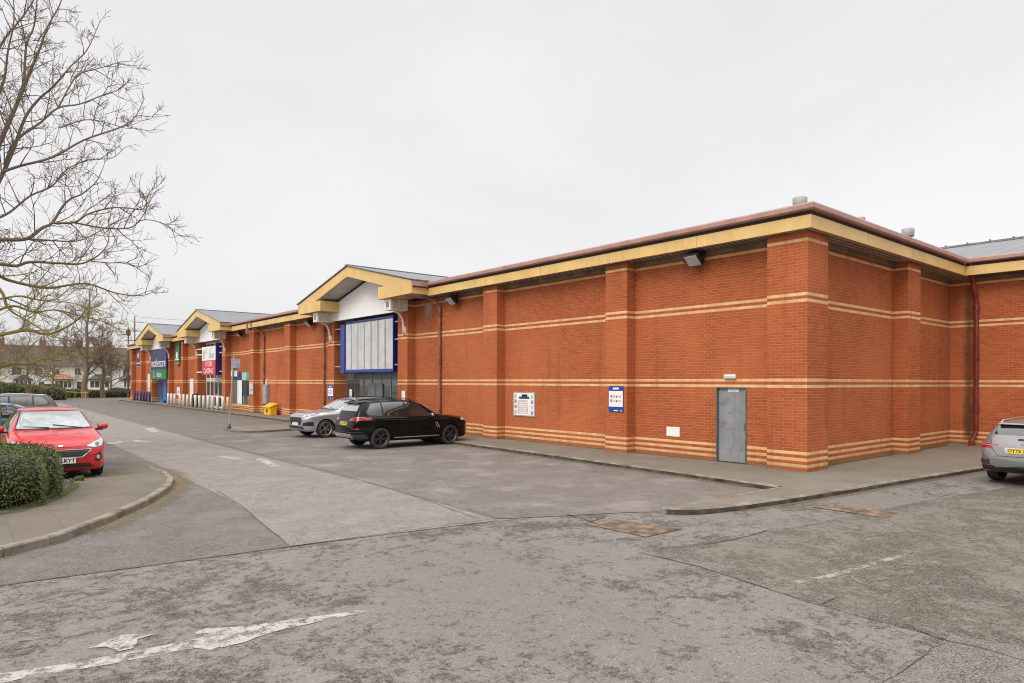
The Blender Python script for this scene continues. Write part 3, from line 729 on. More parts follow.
downpipe([(14.95, 44.9, 6.15), (15.0, 44.7, 5.8), (15.4, 44.2, 5.5), (15.575, 44., 5.2), (15.575, 44., .02)], .055, M['pipe'], BLD, clips=[(15.58, 44., z) for z in (1., 3., 5.)])
hd = MB(); hd.box(14.93, 45.45, 5.45, 15.1, 45.6, 6.1, M['gutter']); hd.build('overflow_pipe', BLD)
# shop window with teal band
wf = glazed(15.74, 46.85, 50.6, .555, 2.875, [46.88, 48.1, 49.35, 50.57], [.58, 2.28, 2.85], M['gframe'], M['glass'], 'shop_window')
b_ = MB(); b_.box(15.685, 46.87, 2.3, 15.70, 47.75, 2.84, M['teal']); b_.box(15.685, 47.75, 2.3, 15.70, 48.7, 2.84, M['palegreen']); b_.box(15.685, 48.7, 2.3, 15.70, 50.58, 2.84, M['navy2']); b_.build('header_panel', wf)
b_ = MB(); b_.box(15.69, 48.7, .6, 15.70, 49.7, 2.28, M['wplas']); b_.box(15.69, 49.75, .6, 15.70, 50.5, 2.28, M['dgrey']); b_.build('window_vinyl', wf)
b_ = MB(); b_.box(15.6, 46.8, .45, 15.69, 50.65, .55, M['cream']); b_.build('window_sill', wf)
# lime streaks on the brickwork above the first downpipe, dark runs on the corner pillar
def wall_stain(name, x, ya, yb, za, zb, m, parent, flip=False):
    q = MB(); ny, nz = 10, 16; vs = []; fd = []
    for i in range(nz+1):
        for j in range(ny+1):
            u, v = j/ny, i/nz
            vs.append((x, lerp(ya, yb, u), lerp(za, zb, v))); fd.append((1-abs(2*u-1))**(.5 if flip else 1)*(.25+.75*v if not flip else 1-.25*v)*(1 if 0 < i < nz else .2))
    q.add(vs, [(i*(ny+1)+j, i*(ny+1)+j+1, (i+1)*(ny+1)+j+1, (i+1)*(ny+1)+j) for i in range(nz) for j in range(ny)], m)
    q.fade = fd; o = q.build(name, parent); return o
M['lime'] = fade_mat('lime_bloom', (.55, .42, .33), (.45, .30, .22), 7., .5)
wall_stain('lime_bloom', XW-.003, 23.4, 25.4, 4.2, 5.65, M['lime'], BLD)
# ---------------------------------------------------------------- the wing at the inner corner
WNG = thing('retail_wing', (26.36, 0, 0), 'set back brick wing with grey pitched roof behind the parked silver crossover', 'building')
XQ = 26.36
MB().box(XQ, -16, -.2, XQ+.5, 7.972, ZS, M['brick']).build('wall', WNG)
eave_x(WNG, -16, 7.32, 25.71, mq=1)
rr = MB(); sl_ = .226
rr.add([(25.8, -16, 6.32), (25.8, 7.2, 6.32), (25.8+9., 16.2, 6.32+9*sl_), (25.8+9., -16, 6.32+9*sl_)], [(0, 1, 2, 3)], M['roof'])
rr.add([(34.8, 16.2, 6.32+9*sl_), (34.8, -16, 6.32+9*sl_), (43.8, -16, 6.32), (43.8, 16.2, 6.32)], [(0, 1, 2, 3)], M['roof'])
rr.box(34.65, -16, 6.3+9*sl_, 34.95, 16.2, 6.38+9*sl_, M['roof'])
for k in range(36): rr.box(34.72, -14+.85*k, 6.38+9*sl_, 34.80, -13.93+.85*k, 6.45+9*sl_, M['roof'])
rr.build('roof', WNG)
downpipe([(25.78, 7.2, 6.15), (25.80, 7.2, 5.9), (26.0, 7.18, 5.5), (26.2, 7.16, 5.05), (26.23, 7.16, 4.8), (26.23, 7.16, .62), (26.16, 7.2, .42), (26.08, 7.26, .25), (26.08, 7.26, .02)], .075, M['redpipe'], WNG, clips=[(26.24, 7.16, z) for z in (1.2, 3., 4.6)])
wall_stain('damp_stain', XQ-.003, 7.16, 7.66, .1, 5.7, M['stain'], WNG, True)
# ---------------------------------------------------------------- things fixed to the building
def floodlight(x, y, z, label, yaw=0.):
    t = thing('floodlight', (x, y, z), label, 'floodlight', 'floodlights under the eaves')
    X = Matrix.Translation((x, y, z)) @ Matrix.Rotation(yaw, 4, 'Z') @ Matrix.Rotation(math.radians(40), 4, 'Y')
    h = MB(); h.prism([(-.20, -.06), (-.12, .09), (.12, .13), (.20, .04), (.20, -.10), (-.16, -.10)], 1, -.22, .22, M['black'], X)
    for k in range(5): h.box(-.1+.06*k, -.2, .12, -.08+.06*k, .2, .16, M['black'], X)
    h.build('housing', t, bevel=.01)
    MB().box(-.165, -.19, -.112, .17, .19, -.102, M['lens'], X).build('lens', t)
    b = MB(); b.box(-.03, -.27, -.10, .03, -.235, .18, M['black'], X); b.box(-.03, .235, -.10, .03, .27, .18, M['black'], X); b.box(-.03, -.27, .18, .03, .27, .2, M['black'], X)
    b.tube([(x, y, z+.18), (x+.1, y, z+.3), (x+.1, y, ZS)], .02, M['black']); b.build('mounting_arm', t)
    MATS_ = None
M['lens'] = glass_mat('lamp_lens', (.5, .5, .5))
floodlight(15.30, 10.66, 5.55, 'black floodlight under the eaves above the grey steel door')
floodlight(15.32, 22.1, 5.50, 'black floodlight under the eaves beside the brown downpipe near the blank panel sign')
floodlight(15.32, 36.2, 5.50, 'black floodlight left of the blank panel entrance under the eaves')
floodlight(15.32, 48.1, 5.50, 'small black floodlight right of the second gable above the shop window')
t = thing('bulkhead_light', (XW, 9.77, 2.35), 'white emergency light box above the grey steel door', 'wall light')
MB().box(15.60, 9.60, 2.30, XW-.001, 9.94, 2.41, M['wplas']).build('housing', t, bevel=.012); MB().box(15.592, 9.62, 2.315, 15.60, 9.92, 2.37, M['lens']).build('diffuser', t)
def sign(name, loc, label, cat='sign', group=None): return thing(name, loc, label, cat, group)
# poster board
t = sign('poster_board', (XW, 18.05, .98), 'pale square poster board fixed to the brick wall between two pillars')
b = MB(); b.box(15.645, 17.45, .97, XW-.001, 18.64, 1.845, M['galv']); b.build('frame', t, bevel=.004)
b = MB(); b.box(15.638, 17.49, 1.01, 15.644, 18.60, 1.805, M['wplas'])
b.box(15.635, 17.75, 1.60, 15.6375, 18.3, 1.68, M['navy2']); b.box(15.634, 17.85, 1.67, 15.6365, 18.15, 1.76, M['black'])
b.box(15.635, 17.82, 1.07, 15.6375, 18.38, 1.55, M['pink'])
for k in range(4): b.box(15.635, 18.44, 1.06+.19*k, 15.6375, 18.56, 1.19+.19*k, [M['grn2'], M['galv'], M['grey'], M['grn2']][k]); b.box(15.635, 17.53, 1.04+.19*k, 15.6375, 17.66, 1.17+.19*k, [M['galv'], M['pink'], M['grey'], M['grn2']][k])
for k in range(6): b.box(15.633, 17.9, 1.11+.07*k, 15.6345, 18.3-.05*(k%3), 1.135+.07*k, M['wplas'])
b.build('poster', t)
# blue and white car park notice on the pillar; the same kind again by the blank panel entrance
def notice(y, z0, z1, wdt, label, x=XF):
    t = sign('parking_notice', (x, y, z0), label, 'sign', 'parking notices on pillars')
    h = z1-z0
    b = MB(); b.box(x-.02, y-wdt/2, z0, x-.001, y+wdt/2, z1, M['blue2']); b.build('board', t)
    b = MB(); b.box(x-.024, y-wdt/2+.012, z0+h*.20, x-.0205, y+wdt/2-.012, z1-h*.19, M['wplas'])
    b.box(x-.024, y-wdt*.2, z1-h*.13, x-.0205, y+wdt*.2, z1-h*.06, M['wplas']); b.box(x-.024, y-wdt*.14, z0+h*.03, x-.0205, y+wdt*.14, z0+h*.07, M['wplas']); b.box(x-.024, y-wdt*.42, z0+h*.03, x-.0205, y-wdt*.28, z0+h*.06, M['wplas'])
    for k in range(2):
        b.box(x-.026, y+wdt*.28, z0+h*(.38+.17*k), x-.0245, y+wdt*.36, z0+h*(.48+.17*k), M['navy']); b.box(x-.026, y-wdt*.12, z0+h*(.38+.17*k), x-.0245, y-wdt*.0, z0+h*(.46+.17*k), M['red'])
        for j in range(3): b.box(x-.026, y+wdt*.05, z0+h*(.38+.17*k+.035*j), x-.0245, y+wdt*.22, z0+h*(.395+.17*k+.035*j), M['grey']); b.box(x-.026, y-wdt*.38, z0+h*(.38+.17*k+.035*j), x-.0245, y-wdt*.17, z0+h*(.395+.17*k+.035*j), M['grey'])
    b.build('notice_face', t)
M['blue2'] = mk('royal_blue_print', (.02, .05, .30), .4, var=.1)
notice(13.375, 1.31, 2.085, .57, 'blue and white parking notice on the brick pillar left of the steel door')
notice(33.2, 1.30, 2.0, .66, 'blue and white parking notice on the pillar above the silver car')
for y_, z_, w_, nm in ((32.2, 1.38, .3, 'small white notice on the brick reveal left of the grey shopfront'), (26.9, 1.3, .34, 'small white and pink notice on the grey shopfront glass'), (25.75, 1.38, .28, 'small white notice on the pillar right of the grey shopfront')):
    x_ = 15.93 if y_ != 25.75 else XF
    t = sign('wall_notice', (x_, y_, z_), nm, 'sign')
    b = MB(); b.box(x_-.015, y_-w_/2, z_, x_-.001, y_+w_/2, z_+.42, M['wplas']); b.build('board', t)
    b = MB(); b.box(x_-.018, y_-w_*.3, z_+.09, x_-.0155, y_+w_*.3, z_+.16, M['pink']); b.build('print', t)
# blank panel sign of the first entrance
t = sign('shop_sign', (15.5, 29.6, 2.7), 'big blank sign of pale vertical panels in a bright blue frame')
b = MB(); ys0, ys1 = 26.72, 31.55
n_ = 7
for k in range(n_):
    a = ys0+.02+(ys1-ys0-.04)*k/n_; e_ = ys0+.02+(ys1-ys0-.04)*(k+1)/n_
    b.box(15.30, a+.032, 2.80, 15.34, e_-.032, 5.10, M['panel'])
    if k: b.box(15.302, a-.03, 2.80, 15.335, a+.03, 5.10, M['gframe']); b.box(15.28, a+.07, 2.80, 15.30, a+.10, 5.10, M['panel'])
b.build('panel', t)
b = MB()
b.box(15.28, ys0-.03, 2.66, 15.75, ys0+.018, 5.20, M['navy']); b.box(15.24, ys1+.0, 2.62, 15.75, ys1+.45, 5.12, M['blue'])
b.box(15.28, ys0, 2.66, 15.75, ys1, 2.795, M['blue']); b.box(15.28, ys0, 5.105, 15.75, ys1, 5.22, M['navy'])
b.build('sign_frame', t, bevel=.006)
for z in (2.95, 4.1, 4.9):
    MB().box(15.36, ys0-.44, z, 15.42, ys0-.03, z+.06, M['galv']).build('fixing_bracket', t); MB().box(15.30, ys1+.45, z, 15.36, 32.80, z+.05, M['galv']).build('fixing_bracket', t)
# projecting closing-down board of the second entrance
t = sign('shop_sign', (15., 54, 2.7), 'projecting white and red board with faded lettering in front of the white shopfront')
b = MB(); b.box(14.9, 52.25, 3.80, 14.93, 55.75, 4.86, M['wplas'])
b.box(14.897, 54.9, 3.95, 14.8995, 55.55, 4.6, M['grn2']); b.box(14.897, 52.6, 3.95, 14.8995, 53.9, 4.3, M['grn2']); b.text('TO LET', .62, M['pink'], facing_road(14.895, 53.9, 4.5))
b.build('white_board', t)
b = MB(); b.box(14.9, 52.25, 2.70, 14.93, 55.75, 3.797, M['red'])
b.text('STORE', .52, M['wplas'], facing_road(14.895, 53.9, 3.50), sx=1.15); b.text('CLOSING', .56, M['wplas'], facing_road(14.895, 54.0, 2.98), sx=1.05)
b.build('red_board', t)
b = MB(); b.box(14.94, 52.2, 2.68, 15.6, 52.35, 5.1, M['navy']); b.build('sign_frame', t); b = MB(); b.box(14.94, 55.65, 2.7, 15.6, 55.77, 4.9, M['navy'])
b.build('sign_frame', t)
for z in (2.9, 4.3, 4.75):
    MB().box(15.2, 51.9, z, 15.26, 52.2, z+.09, M['wplas']).build('fixing_bracket', t); MB().box(15.2, 55.77, z, 15.26, 58.45, z+.08, M['wplas']).build('fixing_bracket', t)
# navy and green fascia sign of the third entrance
t = sign('shop_sign', (15.1, 71, 2.4), 'tall navy sign with white lower case lettering over a green panel at the farthest entrance')
b = MB(); b.box(15.1, 68.1, 3.36, 15.2, 74.4, 5.3, M['navy2']); b.text('mothercare', 1.22, M['wplas'], facing_road(15.09, 71.25, 3.95), sx=1.0); b.build('navy_panel', t)
b = MB(); b.box(15.09, 68.1, 2.40, 15.2, 74.4, 3.34, M['green']); b.text('L', .85, M['wplas'], facing_road(15.08, 73.0, 2.88)); b.text('emon', .85, M['wplas'], facing_road(15.08, 70.9, 2.84)); b.build('green_panel', t)
# hanging banners and small boards on the far bays
def banner(y0, y1, z0, z1, m, label, spot, grp=None):
    t = sign('wall_banner', (XW, (y0+y1)/2, z0), label, 'banner')
    b = MB(); b.box(XW-.30, y0, z0, XW-.27, y1, z1, m); b.build('cloth', t)
    b = MB(); b.lathe([(0, 0), (.32, .0), (.32, .01), (0, .011)], M['wplas'], 14, facing_road(XW-.301, (y0+y1)/2, z0+(z1-z0)*spot)); b.box(XW-.3025, y0+.15, z0+.3, XW-.3005, y1-.15, z0+.42, M['wplas']); b.build('print', t)
    for z in (z0, z1):
        b = MB(); b.box(XW-.31, y0-.08, z-.03, XW-.26, y1+.08, z+.03, M['galv']); b.box(XW-.26, y1-.1, z-.02, XW-.001, y1-.05, z+.02, M['galv']); b.build('rail', t)
banner(64.6, 66.2, 3.8, 5.65, M['green'], 'green upright banner high on the brick bay between the two far entrances', .4)
banner(81.1, 82.7, 3.8, 5.5, M['navy2'], 'navy upright banner with white spot on the farthest brick bay', .7)
for y0, y1, z0, z1, m, lab in ((61.0, 62.2, .55, 2.45, M['wpaint'], 'tall white panel on the brick bay left of the second entrance'), (65.5, 66.6, .9, 1.7, M['wplas'], 'white poster low on the brick bay beneath the green banner'),
        (77.3, 78.6, 1.1, 3.0, M['wbox'], 'tall cream board on the brick bay left of the blue doors'), (81.6, 82.3, .7, 2.0, M['wpaint'], 'narrow white board on the farthest brick bay below the navy banner'), (44.9, 46.0, 1.3, 2.1, M['pink'], 'pale poster on the pillar right of the shop window with teal band')):
    x_ = XF if m is M['pink'] else XW
    t = sign('wall_board', (x_, (y0+y1)/2, z0), lab, 'sign')
    b = MB(); b.box(x_-.03, y0+(.15 if x_ == XF else 0), z0, x_-.001, y1-(.15 if x_ == XF else 0), z1, M['galv']); b.build('frame', t)
    b = MB(); b.box(x_-.036, y0+.05+(.15 if x_ == XF else 0), z0+.05, x_-.031, y1-.05-(.15 if x_ == XF else 0), z1-.05, m); b.box(x_-.038, y0+.3, z0+.25, x_-.0365, y1-.3, z0+.4, M['grey']); b.build('face', t)
# grey service cabinet behind the grit bin
t = thing('service_cabinet', (XW, 43.55, .8), 'slim grey cabinet on the brick wall above the yellow grit bin', 'cabinet')
MB().box(15.45, 43.2, .75, XW-.001, 43.9, 2.0, M['grey']).build('body', t, bevel=.01); MB().box(15.44, 43.25, .8, 15.449, 43.85, 1.95, M['galv']).build('door', t)
b = MB(); b.tube([(15.6, 43.55, 2.0), (15.6, 43.55, 2.25), (15.62, 43.5, 2.35)], .07, M['wplas'], 8); b.build('vent_cowl', t)
# yellow grit bin
t = thing('grit_bin', (15.0, 41.75, PZ), 'yellow plastic grit bin with sloping lid on the pavement', 'grit bin')
b = MB(); b.prism([(15.00, PZ), (14.97, .58), (15.40, .78), (15.40, PZ)], 1, 41.2, 42.4, M['yellow']); b.build('bin_body', t, bevel=.03)
b = MB(); b.prism([(14.92, .56), (14.92, .62), (15.42, .86), (15.42, .79)], 1, 41.15, 42.45, M['yellow']); b.build('lid', t, bevel=.015)
b = MB(); b.box(14.965, 41.65, .3, 14.985, 41.9, .45, M['black']); b.build('label_plate', t)
# litter bin
t = thing('litter_bin', (15.0, 57.6, PZ), 'black litter bin behind the white bollards by the second entrance', 'bin')
b = MB(); b.lathe([(.24, PZ), (.28, PZ+.75), (.28, PZ+.8)], M['black'], 18, Matrix.Translation((14.95, 57.6, 0))); b.build('bin_body', t, True)
b = MB(); b.lathe([(.31, PZ+.98), (.31, PZ+1.03), (.15, PZ+1.12), (0, PZ+1.13)], M['black'], 18, Matrix.Translation((14.95, 57.6, 0)))
for k in range(4): b.box(14.95+.25*math.cos(k*PI/2)-.025, 57.6+.25*math.sin(k*PI/2)-.025, PZ+.78, 14.95+.25*math.cos(k*PI/2)+.025, 57.6+.25*math.sin(k*PI/2)+.025, PZ+1.0, M['black'])
b.build('hood', t)
# bollards
def bollard(px, col, label, grp, first=[None], h=1.0):
    y = on_x(px, 400, 14.85)[1]
    r_ = .105 if col != 'b' else .10
    t = thing('bollard', (14.85, y, PZ), label, 'bollard', grp)
    m = {'w': M['bollw'], 'o': M['bollo'], 'b': M['bollb']}[col]
    b = MB(); b.lathe([(r_, PZ), (r_, PZ+h-.03), (r_-.025, PZ+h), (0, PZ+h+.012)], m, 16, Matrix.Translation((14.85, y, 0))); b.build('post', t, True)
    b = MB(); b.lathe([(r_*1.35, PZ), (r_*1.3, PZ+.05), (r_*1.02, PZ+.07)], M['kerb'], 16, Matrix.Translation((14.85, y, 0))); b.build('footing', t, True)
for px in (168.3, 171.6, 174.8, 180, 183.8, 187.6, 191.4, 195.6, 199.6, 203.8, 208.4, 212.8, 217.8, 223): bollard(px, 'w', 'off white round bollard in the long row on the kerb before the second entrance', 'white bollards along the kerb')
bollard(228.0, 'o', 'cream bollard nearest the camera at the end of the white bollard row', None)
for px in (134.6, 137.5, 140.6, 143.6, 146.6, 149.6): bollard(px, 'b', 'dark blue bollard in the row at the far end of the building', 'dark blue bollards', h=1.05)
# leaning sign post on the bay island
bx, by, _ = on_z(229, 428.6, .085)
t = thing('sign_post', (bx, by, .085), 'leaning galvanised post with grey sign backs on the bay island', 'sign post')
tx, ty = bx+.18, by-.1
top = Vector((tx, ty, 3.32))
MB().tube([(bx, by, 0.), ((bx+tx)/2, (by+ty)/2, 1.8), tuple(top)], .035, M['galv'], 8).build('post', t)
R_ = Vector((RT[0], RT[1], 0)); F_ = Vector((FW[0], FW[1], 0))
X = Matrix(((RT[0], FW[0], 0), (RT[1], FW[1], 0), (0, 0, 1))).to_4x4(); X.translation = (tx-.02, ty, 0)
b = MB(); b.box(-.13, .04, 2.70, .16, .06, 3.22, M['grey'], X); b.box(-.13, .041, 2.42, .14, .061, 2.68, M['wplas'], X); b.build('sign_plate', t)
b = MB(); b.box(.0, -.07, 2.80, .32, -.045, 3.2, M['grey'], X); b.build('sign_plate', t)
b = MB(); b.lathe([(.10, .08), (.10, .16), (.05, .3)], M['rustp'], 10, Matrix.Translation((bx, by, 0))); b.build('post_collar', t)
# ---------------------------------------------------------------- cars
def paint(name, col, metal=0., rough=.28, coat=.8, spec=.3):
    m, n, b = new_mat(name)
    f = n.noise(n('TexCoord').outputs['Object'], 2.5, 6., .7)
    g = n.noise(n('TexCoord').outputs['Object'], 300., 2., .5)
    cc = n.mix(n.ramp(f, .35, .75, 0., .35), c4(col), c4(tuple(x*.7+.012 for x in col)))
    n.l.new(cc, b.inputs['Base Color']); b.inputs['Metallic'].default_value = metal
    n.l.new(n.ramp(f, .3, .8, rough*.8, rough*1.4), b.inputs['Roughness'])
    b.inputs['Coat Weight'].default_value = coat; b.inputs['Coat Roughness'].default_value = .06; b.inputs['Specular IOR Level'].default_value = spec
    return m
M.update(cglass=glass_mat('car_glass', (.018, .02, .021)), screen=glass_mat('windscreen_glass', (.30, .33, .32), .08, 1.), trim=mk('black_gloss_trim', (.012, .012, .013), .3),  # windscreen base colour is pale to imitate reflected sky
 tyre=mk('tyre_rubber', (.035, .034, .032), .85, var=.3, scale=20.), well=mk('wheel_well', (.010, .010, .010), .95), clad=mk('grey_black_cladding', (.03, .03, .031), .7),
 rimb=mk('black_alloy', (.07, .07, .072), .3, .6), rimg=mk('dark_grey_alloy', (.26, .25, .24), .35, .6), rims=mk('silver_alloy', (.5, .5, .5), .3, .8),
 lred=mk('red_lamp', (.36, .006, .01), .12, coat=1.), lwhite=mk('headlamp_glass', (.62, .64, .66), .12, .3, coat=1.), ldark=mk('lamp_inside', (.09, .09, .10), .2, coat=1.),
 chrome=mk('chrome', (.72, .72, .72), .12, 1.), plw=mk('white_number_plate', (.80, .80, .78), .4, var=.03), ply=mk('yellow_number_plate', (.80, .52, .03), .4, var=.04), lett=mk('plate_letters', (.01, .01, .01), .5),
 seam=mk('panel_gap', (.006, .006, .006), .9), silverm=mk('satin_silver', (.55, .55, .55), .3, .8))
HATCH = dict(L=4.07, wb=(.82, 3.31), R=.315, tw=.20,
 zt=[(0,.60),(.04,.72),(.2,.84),(.5,.925),(.9,.995),(1.12,1.03),(1.5,1.235),(1.9,1.405),(2.3,1.47),(2.9,1.475),(3.4,1.435),(3.65,1.385),(3.85,1.18),(4.0,.96),(4.05,.8),(4.07,.68)],
 zs=[(0,.57),(.2,.73),(.6,.85),(1.1,.945),(2,.985),(3,1.02),(3.65,1.03),(3.95,.90),(4.07,.64)],
 we=[(0,.52),(.3,.66),(.9,.74),(1.12,.735),(1.5,.67),(1.9,.60),(2.4,.57),(3.2,.555),(3.65,.53),(3.9,.60),(4.07,.52)],
 w=[(0,.56),(.04,.66),(.12,.75),(.3,.825),(.6,.86),(2,.8675),(3.3,.865),(3.7,.84),(3.93,.77),(4.02,.70),(4.07,.58)],
 zb=[(0,.27),(.1,.20),(.5,.18),(3.4,.20),(3.9,.29),(4.07,.40)], crown=.04)
SUV = dict(L=4.71, wb=(.87, 3.73), R=.368, tw=.245,
 zt=[(0,.82),(.04,.93),(.2,1.02),(.7,1.09),(1.2,1.135),(1.35,1.165),(1.75,1.40),(2.12,1.59),(2.6,1.67),(3.4,1.675),(4.0,1.635),(4.27,1.59),(4.42,1.42),(4.58,1.14),(4.66,.98),(4.71,.78)],
 zs=[(0,.78),(.25,.94),(.7,1.0),(1.3,1.04),(2.5,1.065),(4.0,1.10),(4.4,1.10),(4.62,.96),(4.71,.74)],
 we=[(0,.58),(.3,.72),(1.2,.80),(1.4,.78),(1.75,.71),(2.15,.645),(3.5,.63),(4.25,.60),(4.5,.67),(4.71,.58)],
 w=[(0,.60),(.04,.72),(.12,.81),(.3,.90),(.6,.935),(3.9,.945),(4.3,.905),(4.55,.84),(4.66,.76),(4.71,.62)],
 zb=[(0,.36),(.2,.25),(4.2,.27),(4.6,.36),(4.71,.46)], crown=.045)
def body_bm(sp):
    L = sp['L']; st = []
    s = 0.
    while s < L:
        st.append(s); s += .022 if (s < .3 or s > L-.3) else .055
    st.append(L)
    bm = bmesh.new(); rings = []
    for s in st:
        zt, zs, we, w, zb = (interp(sp[k], s) for k in ('zt', 'zs', 'we', 'w', 'zb'))
        cr = min(sp['crown'], max(.01, (zt-zs)*.5)); ze = zt-cr; hb = zs-zb
        P = [(0, zb), (.78*w, zb), (.93*w, zb+.03), (.975*w, zb+.13*hb+.02), (.995*w, zb+.38*hb), (.985*w, zb+.62*hb), (1.0*w, zs-.12*hb), (.975*w, zs-.03), (.945*w, zs),
             (lerp(.945*w, we, .42), lerp(zs, ze, .52)), (lerp(.945*w, we, .86), lerp(zs, ze, .90)), (we*.93, lerp(ze, zt, .38)), (we*.6, lerp(ze, zt, .80)), (0, zt)]
        pts = []
        for i in range(len(P)-1):
            p0 = P[max(i-1, 0)]; p1 = P[i]; p2 = P[i+1]; p3 = P[min(i+2, len(P)-1)]
            if i == 0: p0 = (-P[1][0], P[1][1])
            if i == len(P)-2: p3 = (-P[-2][0], P[-2][1])
            for k in range(4):
                t = k/4; q = []
                for c in (0, 1):
                    m1 = (p2[c]-p0[c])*.5; m2 = (p3[c]-p1[c])*.5; d = p2[c]-p1[c]
                    lim = 1.6*abs(d)+.003; m1 = max(-lim, min(lim, m1)); m2 = max(-lim, min(lim, m2))
                    q.append((2*t**3-3*t**2+1)*p1[c]+(t**3-2*t**2+t)*m1+(-2*t**3+3*t**2)*p2[c]+(t**3-t**2)*m2)
                pts.append((max(0, q[0]), q[1]))
        pts.append(P[-1])
        ring = [bm.verts.new((L/2-s, y, z)) for y, z in pts]
        ring += [bm.verts.new((L/2-s, -y, z)) for y, z in pts[-2:0:-1]]
        rings.append(ring)
    n_ = len(rings[0])
    for a, b in zip(rings, rings[1:]):
        for k in range(n_): bm.faces.new((a[k], a[(k+1) % n_], b[(k+1) % n_], b[k]))
    bm.faces.new(rings[0][::-1]); bm.faces.new(rings[-1])
    bmesh.ops.recalc_face_normals(bm, faces=bm.faces); bm.normal_update()
    return bm
def area2(p): return sum(p[i][0]*p[(i+1) % len(p)][1]-p[(i+1) % len(p)][0]*p[i][1] for i in range(len(p)))
class Shells:
    """skins lifted off the body surface inside an outline drawn in side (s,z), front/rear (y,z) or plan (s,y) view"""
    def __init__(s, bm, L): s.bm = bm; s.L = L
    def make(s, name, view, polys, m, parent, off=.004, sgn=1, lim=None, mind=.12):
        out = bmesh.new(); L = s.L
        dirv = {'side': Vector((0, sgn, 0)), 'front': Vector((1, 0, 0)), 'rear': Vector((-1, 0, 0)), 'top': Vector((0, 0, 1))}[view]
        ax = {'side': (0, 2), 'front': (1, 2), 'rear': (1, 2), 'top': (0, 1)}[view]
        for poly in polys:
            if view in ('side', 'top'): poly = [(L/2-a, b) for a, b in poly]
            if area2(poly) < 0: poly = poly[::-1]
            lo = [min(p[i] for p in poly)-.01 for i in (0, 1)]; hi = [max(p[i] for p in poly)+.01 for i in (0, 1)]
            t = bmesh.new(); vm = {}
            for f in s.bm.faces:
                if f.normal.dot(dirv) < mind: continue
                c = f.calc_center_median()
                if lim and not (lim[0] <= L/2-c.x <= lim[1]): continue
                if all(v.co[ax[0]] < lo[0] for v in f.verts) or all(v.co[ax[0]] > hi[0] for v in f.verts) or all(v.co[ax[1]] < lo[1] for v in f.verts) or all(v.co[ax[1]] > hi[1] for v in f.verts): continue
                vs = []
                for v in f.verts:
                    if v.index not in vm: vm[v.index] = (t.verts.new(v.co), v.normal.copy())
                    vs.append(vm[v.index][0])
                t.faces.new(vs)
            for i in range(len(poly)):
                p, q = poly[i], poly[(i+1) % len(poly)]; no2 = (q[1]-p[1], -(q[0]-p[0]))
                if math.hypot(*no2) < 1e-6: continue
                cv = Vector((0, 0, 0)); nv = Vector((0, 0, 0)); cv[ax[0]], cv[ax[1]] = p; nv[ax[0]], nv[ax[1]] = no2
                bmesh.ops.bisect_plane(t, geom=t.verts[:]+t.edges[:]+t.faces[:], plane_co=cv, plane_no=nv, clear_outer=True, dist=1e-6)
            if not t.faces: t.free(); continue
            t.normal_update()
            for f in t.faces:
                if f.normal.dot(dirv) < 0: f.normal_flip()
            t.normal_update()
            nor = {v: v.normal.copy() for v in t.verts}
            be = [e for e in t.edges if e.is_boundary]
            r = bmesh.ops.extrude_edge_only(t, edges=be)
            nv_ = [g for g in r['geom'] if isinstance(g, bmesh.types.BMVert)]
            old = [v for v in t.verts if v not in set(nv_)]
            for v in old: v.co += nor[v]*off
            for v in nv_: v.normal_update()
            for e in t.edges:
                a, b = e.verts
                if (a in nor) != (b in nor):
                    o_, w_ = (a, b) if a in nor else (b, a); w_.co = o_.co-nor[o_]*(off+.006)
            me = bpy.data.meshes.new('tmp'); t.to_mesh(me); out.from_mesh(me); bpy.data.meshes.remove(me); t.free()
        me = bpy.data.meshes.new(name); out.to_mesh(me); out.free(); me.materials.append(m)
        me.polygons.foreach_set('use_smooth', [True]*len(me.polygons))
        o = bpy.data.objects.new(name, me); C.objects.link(o); o.parent = parent
        sh = o.modifiers.new('edge', 'EDGE_SPLIT'); sh.split_angle = math.radians(40)
        return o
mir = lambda p: [(-a, b) for a, b in p]
def band(pts, wd):
    """polyline -> quads of a thin line"""
    out = []
    for a, b in zip(pts, pts[1:]):
        d = Vector(b)-Vector(a); q = Vector((-d.y, d.x)).normalized()*wd/2; e = d.normalized()*wd*.4
        A, B = Vector(a)-e, Vector(b)+e
        out.append([tuple(A+q), tuple(B+q), tuple(B-q), tuple(A-q)])
    return out
def ring_pieces(cx, cz, r0, r1, a0, a1, k=14):
    out = []
    for i in range(k):
        a, b = [a0+(a1-a0)*(i+j)/k for j in (0, 1)]
        out.append([(cx+r0*math.cos(a), cz+r0*math.sin(a)), (cx+r1*math.cos(a), cz+r1*math.sin(a)), (cx+r1*math.cos(b), cz+r1*math.sin(b)), (cx+r0*math.cos(b), cz+r0*math.sin(b))])
    return out
